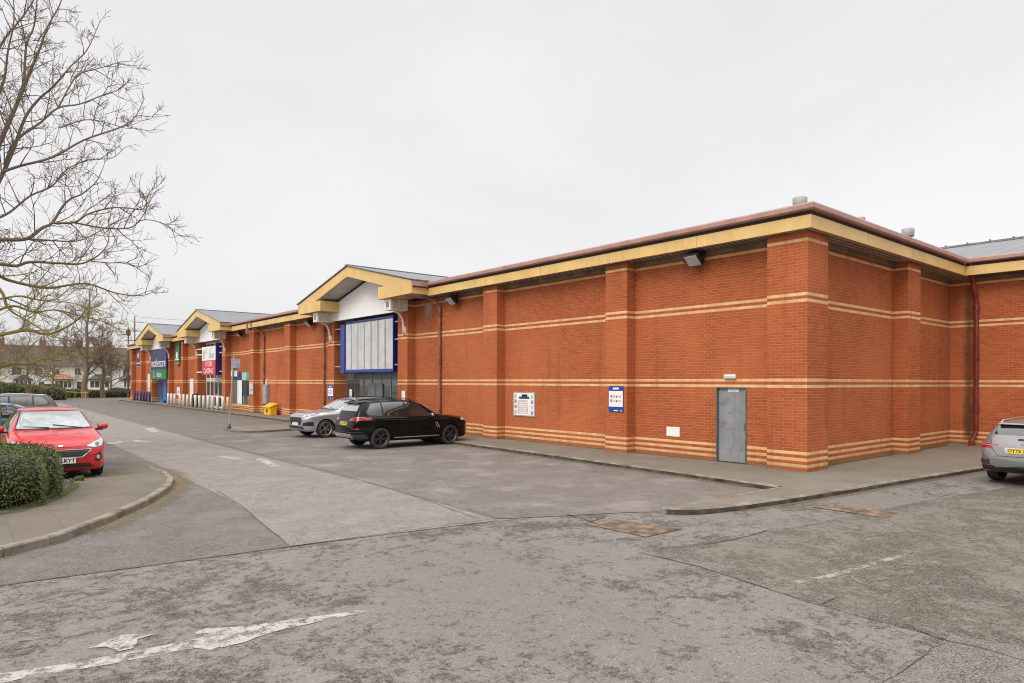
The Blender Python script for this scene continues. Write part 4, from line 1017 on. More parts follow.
def wheel(parent, x, y, R, tw, rim_m, spokes, dbl, rr=.69):
    s = 1 if y > 0 else -1; X = Matrix.Translation((x, y, R))
    hw = tw/2
    prof = [(rr*R, -hw*.8), (R*.86, -hw), (R*.955, -hw*.93), (R, -hw*.70), (R, hw*.70), (R*.955, hw*.93), (R*.86, hw), (rr*R, hw*.8)]
    wv = MB().lathe(prof, M['tyre'], 36, X, 'y', False); o = wv.build('wheel', parent, True)
    es = o.modifiers.new('edge', 'EDGE_SPLIT'); es.split_angle = math.radians(35)
    r = MB(); a = rr*R
    r.lathe([(a*1.02, s*hw*.82), (a*.97, s*hw*.90), (a*.90, s*hw*.72), (a*.86, s*hw*.1)], rim_m, 36, X, 'y', False)
    r.lathe([(a*.87, s*hw*.1), (0, s*hw*.1)], M['well'], 30, X, 'y', False)
    r.lathe([(a*.24, s*hw*.2), (a*.22, s*hw*.62), (a*.10, s*hw*.66), (0, s*hw*.66)], rim_m, 16, X, 'y', False)
    for k in range(spokes):
        for dd in ((-.16, .16) if dbl else (0,)):
            w0 = 2*PI*k/spokes
            Y = X @ Matrix.Rotation(w0+PI/2, 4, 'Y')
            wd = a*(.075 if dbl else .14)
            p0, p1 = Vector((a*.15, 0)), Vector((a*.93*math.cos(dd*1.25), a*.93*math.sin(dd*1.25)))
            t = (p1-p0).normalized(); q = Vector((-t.y, t.x))*wd
            ya, yb_ = sorted((s*hw*.42, s*hw*.64))
            r.prism([tuple(p0+q), tuple(p1+q*.8), tuple(p1-q*.8), tuple(p0-q)], 1, ya, yb_, rim_m, Y)
    r.build('rim', o)
    return o
def ellip(mb, c, r, m, n=14, k=8, fl=1.):
    vs, fs = [], []
    for i in range(k+1):
        t = PI*i/k
        for j in range(n):
            w = 2*PI*j/n; e = .75
            sg = lambda v: math.copysign(abs(v)**e, v)
            vs.append((c[0]+r[0]*sg(math.sin(t))*sg(math.cos(w)), c[1]+r[1]*sg(math.sin(t))*sg(math.sin(w)), c[2]+r[2]*sg(math.cos(t))))
    for i in range(k):
        for j in range(n): fs.append((i*n+j, i*n+(j+1) % n, (i+1)*n+(j+1) % n, (i+1)*n+j))
    return mb.add(vs, fs, m)
def plate(parent, x, z, m, text, front, yoff=0., tilt=0., tsx=1.):
    s = 1 if front else -1
    X = Matrix.Translation((x, yoff, z)) @ Matrix.Rotation(tilt, 4, 'Y')
    b = MB(); b.box(-.008, -.26, -.0555, .008, .26, .0555, m, X)
    if text:
        R = Matrix(((0, 0, s), (s, 0, 0), (0, 1, 0))).to_4x4(); R.translation = (s*.009, 0, 0)
        b.text(text, .108, M['lett'], X @ R, sx=tsx, extr=.001, bold=.0035)
    return b.build('number_plate', parent)
def cut_arches(bm, sp, pm):
    me = bpy.data.meshes.new('body'); bm.to_mesh(me); me.materials.append(pm); me.materials.append(M['well'])
    me.polygons.foreach_set('use_smooth', [True]*len(me.polygons))
    o = bpy.data.objects.new('body', me); C.objects.link(o)
    cut = MB()
    for s in sp['wb']:
        for sg in (-1, 1):
            ya, yb = sorted((sg*.52, sg*1.2)); x = sp['L']/2-s
            cut.lathe([(sp['R']*1.15, ya), (sp['R']*1.15, yb)], M['well'], 40, Matrix.Translation((x, 0, sp['R']*1.0)), 'y')
    co_ = cut.build('cutter')
    md = o.modifiers.new('arch', 'BOOLEAN'); md.operation = 'DIFFERENCE'; md.object = co_; md.solver = 'EXACT'; md.material_mode = 'TRANSFER'
    me2 = bpy.data.meshes.new_from_object(o.evaluated_get(bpy.context.evaluated_depsgraph_get()))
    o.modifiers.clear(); o.data = me2; bpy.data.objects.remove(co_)
    es = o.modifiers.new('edge', 'EDGE_SPLIT'); es.split_angle = math.radians(38)
    return o
def car(name, label, cat, sp, loc, heading, scale, pm, o):
    """o: dict of what differs between the cars"""
    t = thing(name, loc, label, cat, 'parked cars', heading, inplace=False); t.scale = (scale,)*3
    L = sp['L']; bm = body_bm(sp); bm.verts.index_update(); sh = Shells(bm, L)
    suv = sp['R'] > .35
    B = cut_arches(bm, sp, pm); B.parent = t
    fw, rw = sp['wb']
    for s in (fw, rw):
        for sg in (-1, 1):
            wh = interp(sp['w'], s)-sp['tw']/2-.012
            wheel(t, L/2-s, sg*wh, sp['R'], sp['tw'], o.get('rim', M['rimg']), o.get('spokes', 5), o.get('dbl', True), .73 if suv else .70)
    Z = lambda s: interp(sp['zs'], s); T = lambda s: interp(sp['zt'], s)
    A = o['A']                     # window line: cowl s, header s, b pillar s, rear end of side glass, hatch glass top and bottom
    c0, h0, bp, re, sb = A
    # glass
    g0 = T(c0)+.02; g1 = T(h0)-.015
    ya, yb = interp(sp['we'], c0)*.94, interp(sp['we'], h0)*.93
    lim = (c0-.02, h0+.05)
    sh.make('windscreen_surround', 'front', [[(-ya-.03, g0-.028), (ya+.03, g0-.028), (yb+.025, g1+.02), (-yb-.025, g1+.02)]], M['trim'], t, .002, lim=(c0-.12, h0+.12))
    W_ = sh.make('windscreen', 'front', [[(-ya, g0), (ya, g0), (yb, g1), (-yb, g1)]], o.get('screen', M['screen']), t, .005, lim=lim)
    for sg in (-1, 1):
        def low(s): return Z(s)+.035
        def hig(s): return T(s)-sp['crown']-.035
        f0 = c0+.30
        front = [(f0, low(f0)), (bp-.03, low(bp)), (bp-.03, hig(bp)), (h0+.08, hig(h0+.08))]
        rear = [(bp+.04, low(bp)), (re-.10, low(re)+.02), (re+.0, low(re)+.12), (re-.22, hig(re-.22)-.01), (bp+.04, hig(bp))]
        if sb: rear = [(bp+.04, low(bp)), (sb-.03, low(sb)), (sb-.03, hig(sb)), (bp+.04, hig(bp))]
        poly_out = [(f0-.06, low(f0)-.022), (re-.05, low(re)-.022), (re+.05, low(re)+.12), (re-.2, hig(re-.2)+.02), (bp, hig(bp)+.025), (h0+.05, hig(h0+.05)+.03)]
        S_ = sh.make('window_surround', 'side', [poly_out], o.get('surround', M['trim']), t, .002, sg, mind=.2)
        gl = M['cglass']
        sh.make('side_window', 'side', [front], o.get('fglass', gl), t, .005, sg, mind=.2); sh.make('side_window', 'side', [rear], gl, t, .005, sg, mind=.2)
        if sb: sh.make('quarter_window', 'side', [[(sb+.03, low(sb)), (re-.10, low(re)+.03), (re+.0, low(re)+.12), (re-.22, hig(re-.22)-.01), (sb+.03, hig(sb))]], gl, t, .005, sg, mind=.2)
        # panel gaps, handles, sill
        dz = interp(sp['zb'], 2.)+.13
        gaps = band([(f0-.12, low(f0)-.03), (f0-.16, .62), (f0-.06, dz)], .009)+band([(bp, low(bp)-.02), (bp+.02, .60), (bp+.0, dz)], .009)+band([(f0-.06, dz), (bp, dz), (rw-.42, dz)], .009)
        gaps += band([(rw-.42, dz), (rw-.33, .55), (rw-.16, sp['R']*2.2), (rw+.08, low(rw)-.04)], .009) if o.get('doors', 4) == 4 else []
        sh.make('door_gap', 'side', gaps, M['seam'], t, .0015, sg, mind=.2)
        for hs in ((bp-.20, rw-.14) if o.get('doors', 4) == 4 else (bp-.20,)):
            hz = Z(hs)-.13
            sh.make('door_handle', 'side', [[(hs-.10, hz-.016), (hs+.10, hz-.010), (hs+.10, hz+.018), (hs-.10, hz+.016)]], o.get('handle', pm), t, .02, sg, mind=.2)
        if o.get('clad'):
            pc = []
            for s in (fw, rw): pc += ring_pieces(s, sp['R'], sp['R']*1.14, sp['R']*1.32, math.radians(-15), math.radians(195))
            pc += [[(fw+sp['R']*1.1, .24), (rw-sp['R']*1.1, .24), (rw-sp['R']*1.1, .40), (fw+sp['R']*1.1, .40)]]
            sh.make('wheel_arch_trim', 'side', pc, o['clad'], t, .012, sg, mind=.15)
        if o.get('sill'): sh.make('sill_strip', 'side', [[(fw+.5, .355), (rw-.5, .355), (rw-.5, .385), (fw+.5, .385)]], M['silverm'], t, .014, sg)
        # mirrors
        mz = Z(c0+.35)+.075; mx = L/2-(c0+.40); my = sg*(interp(sp['w'], c0+.4)+.11)
        mm = MB(); ellip(mm, (mx, my, mz), (.075, .105, .065), o.get('mirror', pm)); mo = mm.build('wing_mirror', t, True)
        k = MB(); k.prism([(mx-.05, sg*(interp(sp['w'], c0+.4)*.93)), (mx+.04, sg*(interp(sp['w'], c0+.4)*.93)), (mx+.03, my), (mx-.03, my)], 2, mz-.085, mz-.045, M['trim']); k.build('mirror_arm', mo)
        k = MB(); k.box(mx-.092, my-.10, mz-.06, mx-.075, my+.10, mz+.06, M['cglass']); k.build('mirror_glass', mo, bevel=.015)
    # bonnet gap, tail lamps etc. as the car asks
    for nm, view, polys, m, off, kw in o.get('shells', []):
        if view == 'side':
            for sg in (-1, 1): sh.make(nm, view, polys, m, t, off, sg, **kw)
        elif len(polys) == 2 and polys[1] == mir(polys[0]):
            for q in polys: sh.make(nm, view, [q], m, t, off, **kw)
        else: sh.make(nm, view, polys, m, t, off, **kw)
    # hatch glass
    q0, q1 = o['hatch']
    yr0, yr1 = interp(sp['we'], q1)*.90, interp(sp['we'], q0)*.86
    sh.make('rear_window', 'rear', [[(-yr0, T(q1)+.01), (yr0, T(q1)+.01), (yr1, T(q0)), (-yr1, T(q0))]], o.get('rglass', M['cglass']), t, .006, lim=(q0-.1, L))
    if o.get('spoiler'):
        k = MB(); s0 = q0-.10; z = T(s0)
        k.prism([(L/2-s0+.12, z+.015), (L/2-s0-.20, z-.01), (L/2-s0-.22, z-.045), (L/2-s0, z-.05)], 1, -yr1-.03, yr1+.03, o['spoiler']); k.build('spoiler', t, bevel=.01)
    if o.get('rails'):
        for sg in (-1, 1):
            pts = [(L/2-s, sg*(interp(sp['we'], s)*.93), T(s)-.0+d) for s, d in ((h0+.25, -.02), (h0+.4, .03), (3., .035), (re-.1, .03), (re+.05, -.02))]
            k = MB(); k.tube(pts, .016, o['rails'], 8); k.build('roof_rail', t, True)
    # wipers on the windscreen
    if o.get('wipers'):
        k = MB()
        for y0, y1 in ((.52, -.02), (-.10, -.56)):
            pts = []
            for i in range(6):
                y = lerp(y0, y1, i/5); s = c0+.05+.10*i/5
                pts.append((L/2-s, y, T(s)-interp([(0, 0), (.7, .035)], abs(y))+.022))
            k.tube(pts, .009, M['trim'], 6)
        k.build('wiper', t)
    bm.free()
    return t
def curve_outline(cx, cz, rx, rz, k=14): return [(cx+rx*math.cos(2*PI*i/k), cz+rz*math.sin(2*PI*i/k)) for i in range(k)]
mir = lambda p: [(-a, b) for a, b in p]
# --- red hatchback facing the camera
hl = [(.44, .705), (.60, .665), (.76, .69), (.83, .79), (.80, .86), (.66, .82)]
fog = [(.60, .40), (.69, .38), (.74, .47), (.73, .56), (.66, .54)]
HS = [('headlight_surround', 'front', [hl, mir(hl)], M['ldark'], .003, dict(mind=.05)),
      ('headlight', 'front', [[(.46, .71), (.61, .68), (.75, .70), (.815, .79), (.79, .845), (.66, .805)], mir([(.46, .71), (.61, .68), (.75, .70), (.815, .79), (.79, .845), (.66, .805)])], M['lwhite'], .007, dict(mind=.05)),
      ('headlight_lens', 'front', [curve_outline(.66, .74, .045, .04), curve_outline(-.66, .74, .045, .04)], M['ldark'], .010, dict(mind=.05)),
      ('grille_frame', 'front', [[(-.55, .655), (.55, .655), (.52, .60), (.38, .475), (-.38, .475), (-.52, .60)]], M['chrome'], .010, {}),
      ('grille', 'front', [[(-.53, .645), (.53, .645), (.50, .605), (.37, .50), (-.37, .50), (-.50, .605)]], M['black'], .014, {}),
      ('grille_bar', 'front', [[(-.50, .540+.034*k), (.50, .540+.034*k), (.50, .552+.034*k), (-.50, .552+.034*k)] for k in range(3)], M['ldark'], .018, dict(mind=.3)),
      ('lower_intake', 'front', [[(-.50, .36), (.50, .36), (.58, .275), (-.58, .275)]], M['black'], .006, {}),
      ('fog_surround', 'front', [fog, mir(fog)], M['black'], .005, {}), ('fog_light', 'front', [curve_outline(.672, .47, .036, .048), curve_outline(-.672, .47, .036, .048)], M['lwhite'], .012, {}),
      ('bonnet_gap', 'front', band([(-.60, .735), (-.3, .705), (.3, .705), (.60, .735)], .008), M['seam'], .0015, dict(mind=.02, lim=(0, .5))),
      ('badge', 'front', [curve_outline(0, .735, .045, .016)], M['chrome'], .008, dict(mind=.05, lim=(0, .4)))]
REDP = paint('red_car_paint', (.56, .012, .018)); BLUEP = paint('blue_car_paint', (.012, .13, .30), .2); BLACKP = paint('black_car_paint', (.003, .003, .0035), 0., .18, .22, .12)
SILP = paint('silver_car_paint', (.44, .45, .47), .55, .35); SIL2 = paint('warm_silver_car_paint', (.27, .26, .255), .55, .35); DGRP = paint('dark_grey_car_paint', (.05, .052, .056), .4)
t = car('parked_car', 'bright red hatchback parked facing the camera behind the clipped hedge', 'car', HATCH, (1.775, 19.47, .02), math.radians(-90), 1.04, REDP,
    dict(A=(1.13, 1.93, 2.35, 3.45, None), hatch=(3.68, 3.9), shells=HS, rim=M['rimg'], wipers=True, doors=2))
plate(t, HATCH['L']/2+.022, .425, M['plw'], 'MK68 KYT', True, tsx=1.0)
t = car('parked_car', 'blue hatchback parked sideways behind the red hatchback at the picture edge', 'car', HATCH, (1.40, 27., .006), math.radians(-4), 1.02, BLUEP,
    dict(A=(1.13, 1.93, 2.35, 3.45, None), hatch=(3.68, 3.9), shells=HS, rim=M['rims'], wipers=True, doors=4, mirror=M['trim']))
# --- black off-roader nose to the wall
tl = [(.50, .93), (.90, .99), (.99, 1.05), (.95, 1.09), (.66, 1.06), (.52, 1.0)]
XS = [('tail_light', 'rear', [[(.40, .97), (.98, 1.00), (.98, 1.10), (.70, 1.095), (.44, 1.04)], mir([(.40, .97), (.98, 1.00), (.98, 1.10), (.70, 1.095), (.44, 1.04)])], M['lred'], .012, dict(mind=.10)),
      ('tail_light', 'side', [[(4.28, 1.03), (4.66, .99), (4.66, 1.10), (4.40, 1.11)]], M['lred'], .012, dict(mind=.10)),
      ('plate_recess', 'rear', [[(-.36, .80), (.36, .80), (.42, .98), (-.42, .98)]], M['trim'], .003, {}),
      ('tailgate_gap', 'rear', band([(-.62, 1.06), (-.56, .78), (.56, .78), (.62, 1.06)], .01), M['seam'], .0015, {}),
      ('rear_bumper', 'rear', [[(-.90, .36), (.90, .36), (.90, .52), (-.90, .52)]], M['clad'], .008, {}),
      ('skid_plate', 'rear', [[(-.55, .40), (.55, .40), (.62, .53), (-.62, .53)]], M['silverm'], .014, {}),
      ('bumper_strip', 'rear', [[(-.92, .57), (.92, .57), (.92, .60), (-.92, .60)]], M['clad'], .006, dict(mind=.2)),
      ('rear_reflector', 'rear', [[(.66, .68), (.84, .69), (.84, .73), (.66, .72)], mir([(.66, .68), (.84, .69), (.84, .73), (.66, .72)])], M['lred'], .010, dict(mind=.1)),
      ('wing_vent', 'side', band([(1.36, .66), (1.48, .86)], .03)+band([(1.44, .66), (1.54, .82)], .02), M['silverm'], .008, {}),
      ('headlight', 'side', [[(.06, .86), (.40, .90), (.40, .97), (.08, .95)]], M['lwhite'], .008, dict(mind=.08)),
      ('shoulder_crease', 'side', band([(1.0, .955), (2.4, .985), (4.2, 1.01)], .012), M['clad'], .001, {}),
      ('kidney_grille', 'front', [[(-.42, .60), (-.04, .58), (-.04, .86), (-.36, .85)], [(.42, .60), (.04, .58), (.04, .86), (.36, .85)]], M['black'], .006, {}),
      ('exhaust', 'rear', [curve_outline(.62, .44, .07, .04), curve_outline(-.62, .44, .07, .04)], M['chrome'], .018, {})]
t = car('parked_car', 'black off-roader parked nose to the pavement beneath the blank panel sign', 'car', SUV, (0, 0, 0), 0., 1., BLACKP,
    dict(A=(1.36, 2.12, 2.72, 4.22, 3.62), hatch=(4.30, 4.50), shells=XS, rim=M['rimb'], spokes=5, dbl=True, mirror=M['silverm'], spoiler=BLACKP, rails=M['trim'], sill=True, clad=BLACKP, wipers=True, rglass=M['screen2'] if 'screen2' in M else M['screen']))
plate(t, -SUV['L']/2+.015, .88, M['ply'], 'LC19 FVK', False, tilt=math.radians(12))
SUVT = t
# --- silver crossover beside it, nose out
FS = [('front_grille', 'front', [[(-.50, .82), (.50, .82), (.57, .68), (.42, .52), (-.42, .52), (-.57, .68)]], M['black'], .010, {}),
      ('headlight', 'front', [[(.52, .84), (.93, .92), (.93, .99), (.62, .93)], mir([(.52, .84), (.93, .92), (.93, .99), (.62, .93)])], M['lwhite'], .008, dict(mind=.05, lim=(0, .9))),
      ('headlight', 'side', [[(.10, .86), (.62, .955), (.60, .99), (.14, .92)]], M['ldark'], .008, dict(mind=.05)),
      ('fog_surround', 'front', [[(.60, .48), (.86, .50), (.88, .66), (.66, .62)], mir([(.60, .48), (.86, .50), (.88, .66), (.66, .62)])], M['black'], .007, {}),
      ('fog_surround', 'side', [[(.12, .48), (.36, .50), (.34, .66), (.14, .62)]], M['black'], .007, dict(mind=.2)),
      ('lower_intake', 'front', [[(-.62, .46), (.62, .46), (.70, .38), (-.70, .38)]], M['black'], .007, {}),
      ('bonnet_gap', 'front', band([(-.7, .95), (-.4, .90), (.4, .90), (.7, .95)], .008), M['seam'], .0015, dict(mind=.02, lim=(0, .7))),
      ('tail_light', 'side', [[(4.3, .98), (4.66, .96), (4.66, 1.08), (4.36, 1.08)]], M['lred'], .01, dict(mind=.1))]
SUV2 = dict(SUV); SUV2['zt'] = [(a, b*.955 if a < 1.3 else b*.95) for a, b in SUV['zt']]; SUV2['zs'] = [(a, b*.955) for a, b in SUV['zs']]; SUV2['R'] = .355
t = car('parked_car', 'silver crossover with black hexagonal grille parked nose out behind the black off-roader', 'car', SUV2, (0, 0, 0), 0., 1., SILP,
    dict(A=(1.36, 2.12, 2.72, 4.22, 3.62), hatch=(4.30, 4.50), shells=FS, rim=M['rimg'], spokes=5, dbl=True, spoiler=M['trim'], rails=M['trim'], wipers=True, screen=M['screen']))
plate(t, SUV['L']/2+.016, .56, M['plw'], '', True)
FORD = t
# --- silver crossover at the right, seen from behind
NS = [('tail_light', 'rear', [[(.46, .99), (.98, 1.02), (.98, .93), (.62, .93)], mir([(.46, .99), (.98, 1.02), (.98, .93), (.62, .93)])], M['lred'], .012, dict(mind=.1)),
      ('lamp_bar', 'rear', [[(.52, .965), (.9, .985), (.9, .975), (.52, .955)], mir([(.52, .965), (.9, .985), (.9, .975), (.52, .955)])], M['lwhite'], .016, dict(mind=.1)),
      ('tail_light', 'side', [[(4.30, 1.03), (4.66, .97), (4.66, .90), (4.42, .93)]], M['lred'], .010, dict(mind=.1)),
      ('plate_recess', 'rear', [[(-.30, .79), (.30, .79), (.34, .93), (-.34, .93)]], M['silverm'], .003, {}),
      ('rear_bumper', 'rear', [[(-.95, .36), (.95, .36), (.95, .66), (.70, .62), (-.70, .62), (-.95, .66)]], M['clad'], .010, dict(mind=.05)),
      ('rear_bumper', 'side', [[(4.15, .36), (4.71, .36), (4.71, .62), (4.2, .62)]], M['clad'], .009, dict(mind=.05)),
      ('rear_reflector', 'rear', [[(.58, .47), (.80, .48), (.80, .51), (.58, .50)], mir([(.58, .47), (.80, .48), (.80, .51), (.58, .50)])], M['lred'], .016, dict(mind=.1)),
      ('tailgate_gap', 'rear', band([(-.64, 1.10), (-.60, .92), (-.46, .72), (.46, .72), (.60, .92), (.64, 1.10)], .01), M['seam'], .0015, {}),
      ('tailgate_badge', 'rear', [curve_outline(0, 1.03, .04, .035)], M['rimg'], .012, {}),
      ('rear_wiper', 'rear', [[(-.12, 1.11), (.10, 1.11), (.10, 1.15), (-.12, 1.15)]], M['trim'], .014, dict(lim=(4.2, 4.71)))]
t = car('parked_car', 'silver crossover seen from behind with yellow rear plate by the inner corner', 'car', SUV2, (0, 0, 0), 0., 1., SIL2,
    dict(A=(1.36, 2.12, 2.72, 4.22, 3.62), hatch=(4.30, 4.50), shells=NS, rim=M['rimg'], spokes=5, dbl=True, spoiler=SIL2, rails=M['silverm'], clad=M['clad']))
plate(t, -SUV['L']/2+.010, .86, M['ply'], 'OY73 XOB', False, tilt=math.radians(10))
NISS = t
# --- dark grey estate behind the red car
SUV3 = dict(SUV); SUV3['zt'] = [(a, b*.93) for a, b in SUV['zt']]; SUV3['zs'] = [(a, b*.93) for a, b in SUV['zs']]; SUV3['R'] = .34
t = car('parked_car', 'dark estate car with silver roof rails parked sideways beyond the red hatchback', 'car', SUV3, (0, 0, 0), 0., 1., DGRP,
    dict(A=(1.36, 2.12, 2.72, 4.22, 3.62), hatch=(4.30, 4.50), shells=[], rim=M['rims'], rails=M['silverm']))
EST = t
def put(t, loc, deg, s): t.location = loc; t.rotation_euler = (0, 0, math.radians(deg)); t.scale = (s, s, s)
put(SUVT, (11.98, 20.24, .012), -1.1, .945)
put(FORD, (12.53, 25.54, .012), 182.2, .97)
put(NISS, (19.36, 3.66, .006), -6., .93); NISS.scale = (.93, .93, .875)
put(EST, (1.55, 38.9, .006), 180, 1.)
# ---------------------------------------------------------------- trees without leaves
class Tree:
    def __init__(s, seed): s.mb = MB(); s.r = random.Random(seed)
    def limb(s, pts, r0, r1, m, n=7):
        k = len(pts)
        s.mb.tube(pts, [lerp(r0, r1, (i/(k-1))**.8) for i in range(k)], m, n, cap=False)
    def twigs(s, p, d, ln, rad, lev, m, up=.25, maxlev=3, spread=.75, kids=4):
        """one wandering shoot and, along it, its own side shoots"""
        r = s.r; pts = [Vector(p)]; d = Vector(d).normalized(); k = 5 if lev < 2 else 4
        bend = Vector((r.gauss(0, .16), r.gauss(0, .16), up*.35+r.gauss(0, .12)))
        for i in range(k):
            d = (d+bend*.55+Vector((r.gauss(0, .09), r.gauss(0, .09), r.gauss(0, .09)))).normalized()
            pts.append(pts[-1]+d*ln/k)
        s.mb.tube(pts, [max(.0055, rad*(1-.7*i/k)) for i in range(k+1)], m, 5 if lev == 0 else (4 if lev == 1 else 3), cap=False)
        if lev >= maxlev: return
        for c in range(kids+r.randint(-1, 1)):
            t = r.uniform(.25, .98); i = min(k-1, int(t*k)); q = pts[i].lerp(pts[i+1], t*k-i); dd = (pts[i+1]-pts[i]).normalized()
            side = dd.orthogonal(); side.rotate(Quaternion(dd, r.uniform(0, 2*PI)))
            s.twigs(q, dd*(1-spread*.45)+side*spread+Vector((0, 0, up*.5)), ln*r.uniform(.42, .70), rad*.60, lev+1, m, up, maxlev, spread, kids)
def smooth_path(pts, k=3):
    out = []
    P = [Vector(p) for p in pts]
    for i in range(len(P)-1):
        p0, p1, p2, p3 = P[max(i-1, 0)], P[i], P[i+1], P[min(i+2, len(P)-1)]
        for j in range(k):
            t = j/k
            out.append(.5*((2*p1)+(p2-p0)*t+(2*p0-5*p1+4*p2-p3)*t*t+(3*p1-p0-3*p2+p3)*t**3))
    return out+[P[-1]]
# the big plane tree at the left: limbs follow the photograph, each with its own course in depth
TY = 24.0
tt = thing('plane_tree', (.55, TY, 0), 'big bare plane tree with mossy yellow green lower limbs rising at the left edge', 'tree')
T_ = Tree(3)
trunk = [(.80, TY, -.1), (.78, TY, .4), (.74, TY, 2.), (.74, TY-.03, 4.), (.56, TY-.05, 6.), (.50, TY+.1, 8.), (.52, TY+.1, 10.), (.75, TY, 12.3), (.9, TY, 14.2)]
tm = MB(); tm.tube(smooth_path(trunk, 3), [.42, .36, .33]+[lerp(.30, .05, i/21) for i in range(22)], M['bark'], 12, cap=False); tm.build('trunk', tt, True)
LIMBS = [  # pixel courses, start radius, depth drift per metre outward
 ([(-6, 190), (5, 169), (16, 142), (26, 116), (40, 98), (53, 87), (71, 66), (87, 50), (98, 26)], .085, .25),
 ([(2, 172), (20, 166), (53, 157), (84, 140), (116, 129), (130, 122), (137, 116), (152, 117)], .060, -.2),
 ([(-8, 160), (0, 142), (13, 113), (26, 82), (34, 62), (40, 48), (48, 26), (60, 4), (66, -20)], .10, .1),
 ([(5, 165), (13, 145), (26, 132), (40, 123), (58, 108), (80, 104), (103, 95), (118, 90), (126, 84)], .065, .5),
 ([(58, 108), (71, 84), (79, 74), (100, 68), (120, 62)], .032, -.4),
 ([(24, 90), (26, 47), (34, 26), (37, 0), (40, -25)], .05, -.1),
 ([(-8, 110), (4, 80), (8, 50), (14, 20), (12, -20)], .06, .6),
 ([(-8, 246), (0, 240), (26, 239), (42, 228), (52, 223), (63, 206), (72, 198), (82, 194), (96, 182), (102, 170)], .095, .15),
 ([(52, 223), (75, 222), (88, 214), (110, 208), (128, 208), (143, 209), (148, 196), (154, 186)], .045, -.35),
 ([(72, 222), (103, 228), (129, 228), (140, 221), (150, 220), (164, 224), (179, 235)], .038, .25),
 ([(26, 239), (45, 240), (77, 241), (98, 232), (115, 222), (125, 218)], .04, .7),
 ([(-8, 268), (0, 264), (16, 266), (30, 262), (55, 263), (77, 264), (89, 261), (101, 253), (108, 243), (109, 229)], .08, -.15),
 ([(91, 261), (110, 263), (124, 262), (134, 266), (143, 272)], .026, .3),
 ([(-8, 262), (0, 276), (19, 283), (47, 288), (70, 285), (89, 284), (112, 292), (128, 295), (145, 295), (152, 292)], .075, .4),
 ([(-5, 284), (3, 294), (9, 309), (26, 320), (42, 330), (52, 343)], .07, -.5),
 ([(-8, 338), (0, 335), (28, 330), (44, 334), (59, 331), (77, 320), (87, 308), (90, 298)], .085, -.3),
 ([(-8, 372), (10, 364), (29, 364), (45, 358), (60, 360), (78, 352)], .06, .35),
 ([(-6, 312), (14, 306), (34, 312), (56, 310), (80, 316), (104, 322), (120, 330)], .05, .6),
 ([(-6, 220), (10, 212), (30, 196), (52, 186), (66, 170), (88, 160), (112, 158), (124, 148)], .05, .75),
 ([(-8, 60), (8, 34), (20, 20), (36, -4), (44, -30)], .05, .3), ([(60, 128), (84, 120), (104, 122), (125, 128), (136, 128)], .028, .9),
 ([(-6, 300), (20, 296), (40, 300), (66, 302), (92, 308)], .04, -.9)]
for pix, r_, drift in LIMBS:
    P = []
    for i, (px, py) in enumerate(pix):
        x0 = on_y(px, py, TY)[0]
        y = TY-.05+drift*max(0, x0-.5)
        P.append(on_y(px, py, y))
    P = smooth_path(P, 4)
    T_.limb(P, r_*.75, .010, M['bark'])
    L_ = 0; nxt = .35
    for i in range(1, len(P)):
        L_ += (P[i]-P[i-1]).length; f = i/len(P)
        while L_ > nxt and f > .05:
            nxt += T_.r.uniform(.24, .46)
            d = (P[i]-P[i-1]).normalized(); sd_ = d.orthogonal(); sd_.rotate(Quaternion(d, T_.r.uniform(0, 2*PI)))
            T_.twigs(P[i], d*.75+sd_*.75+Vector((0, 0, .18)), T_.r.uniform(.6, 1.5)*(1.15-.65*f), .017*(1.2-.5*f), 0, M['bark'], .3, 1 if T_.r.random() < .25 else 2, .62, 4)
    e = P[-1]; T_.twigs(e, P[-1]-P[-3], .5, .010, 0, M['bark'], .25, 1, .7, 3)
# limbs of the far side of the crown, out of the picture to the left and behind
for k in range(14):
    z0 = T_.r.uniform(3.2, 12.); a = T_.r.uniform(.55*PI, 1.55*PI) if k % 5 else T_.r.uniform(.45*PI, .6*PI); ln = T_.r.uniform(3., 5.2)*(1.1-z0/24)
    p = Vector((.55, TY, z0)); d = Vector((math.cos(a), math.sin(a), T_.r.uniform(.1, .6))); P = [p]
    for i in range(6):
        d = (d+Vector((T_.r.gauss(0, .12), T_.r.gauss(0, .12), T_.r.gauss(.03, .10)))).normalized(); P.append(P[-1]+d*ln/6)
    P = smooth_path(P, 3); T_.limb(P, .075, .01, M['bark'])
    for i in range(2, len(P), 1):
        d = (P[i]-P[i-1]).normalized(); sd_ = d.orthogonal(); sd_.rotate(Quaternion(d, T_.r.uniform(0, 2*PI)))
        T_.twigs(P[i], d*.7+sd_*.8, T_.r.uniform(.5, 1.2), .015, 0, M['bark'], .3, 2, .8, 4)
T_.mb.build('crown', tt, True, recalc=False)
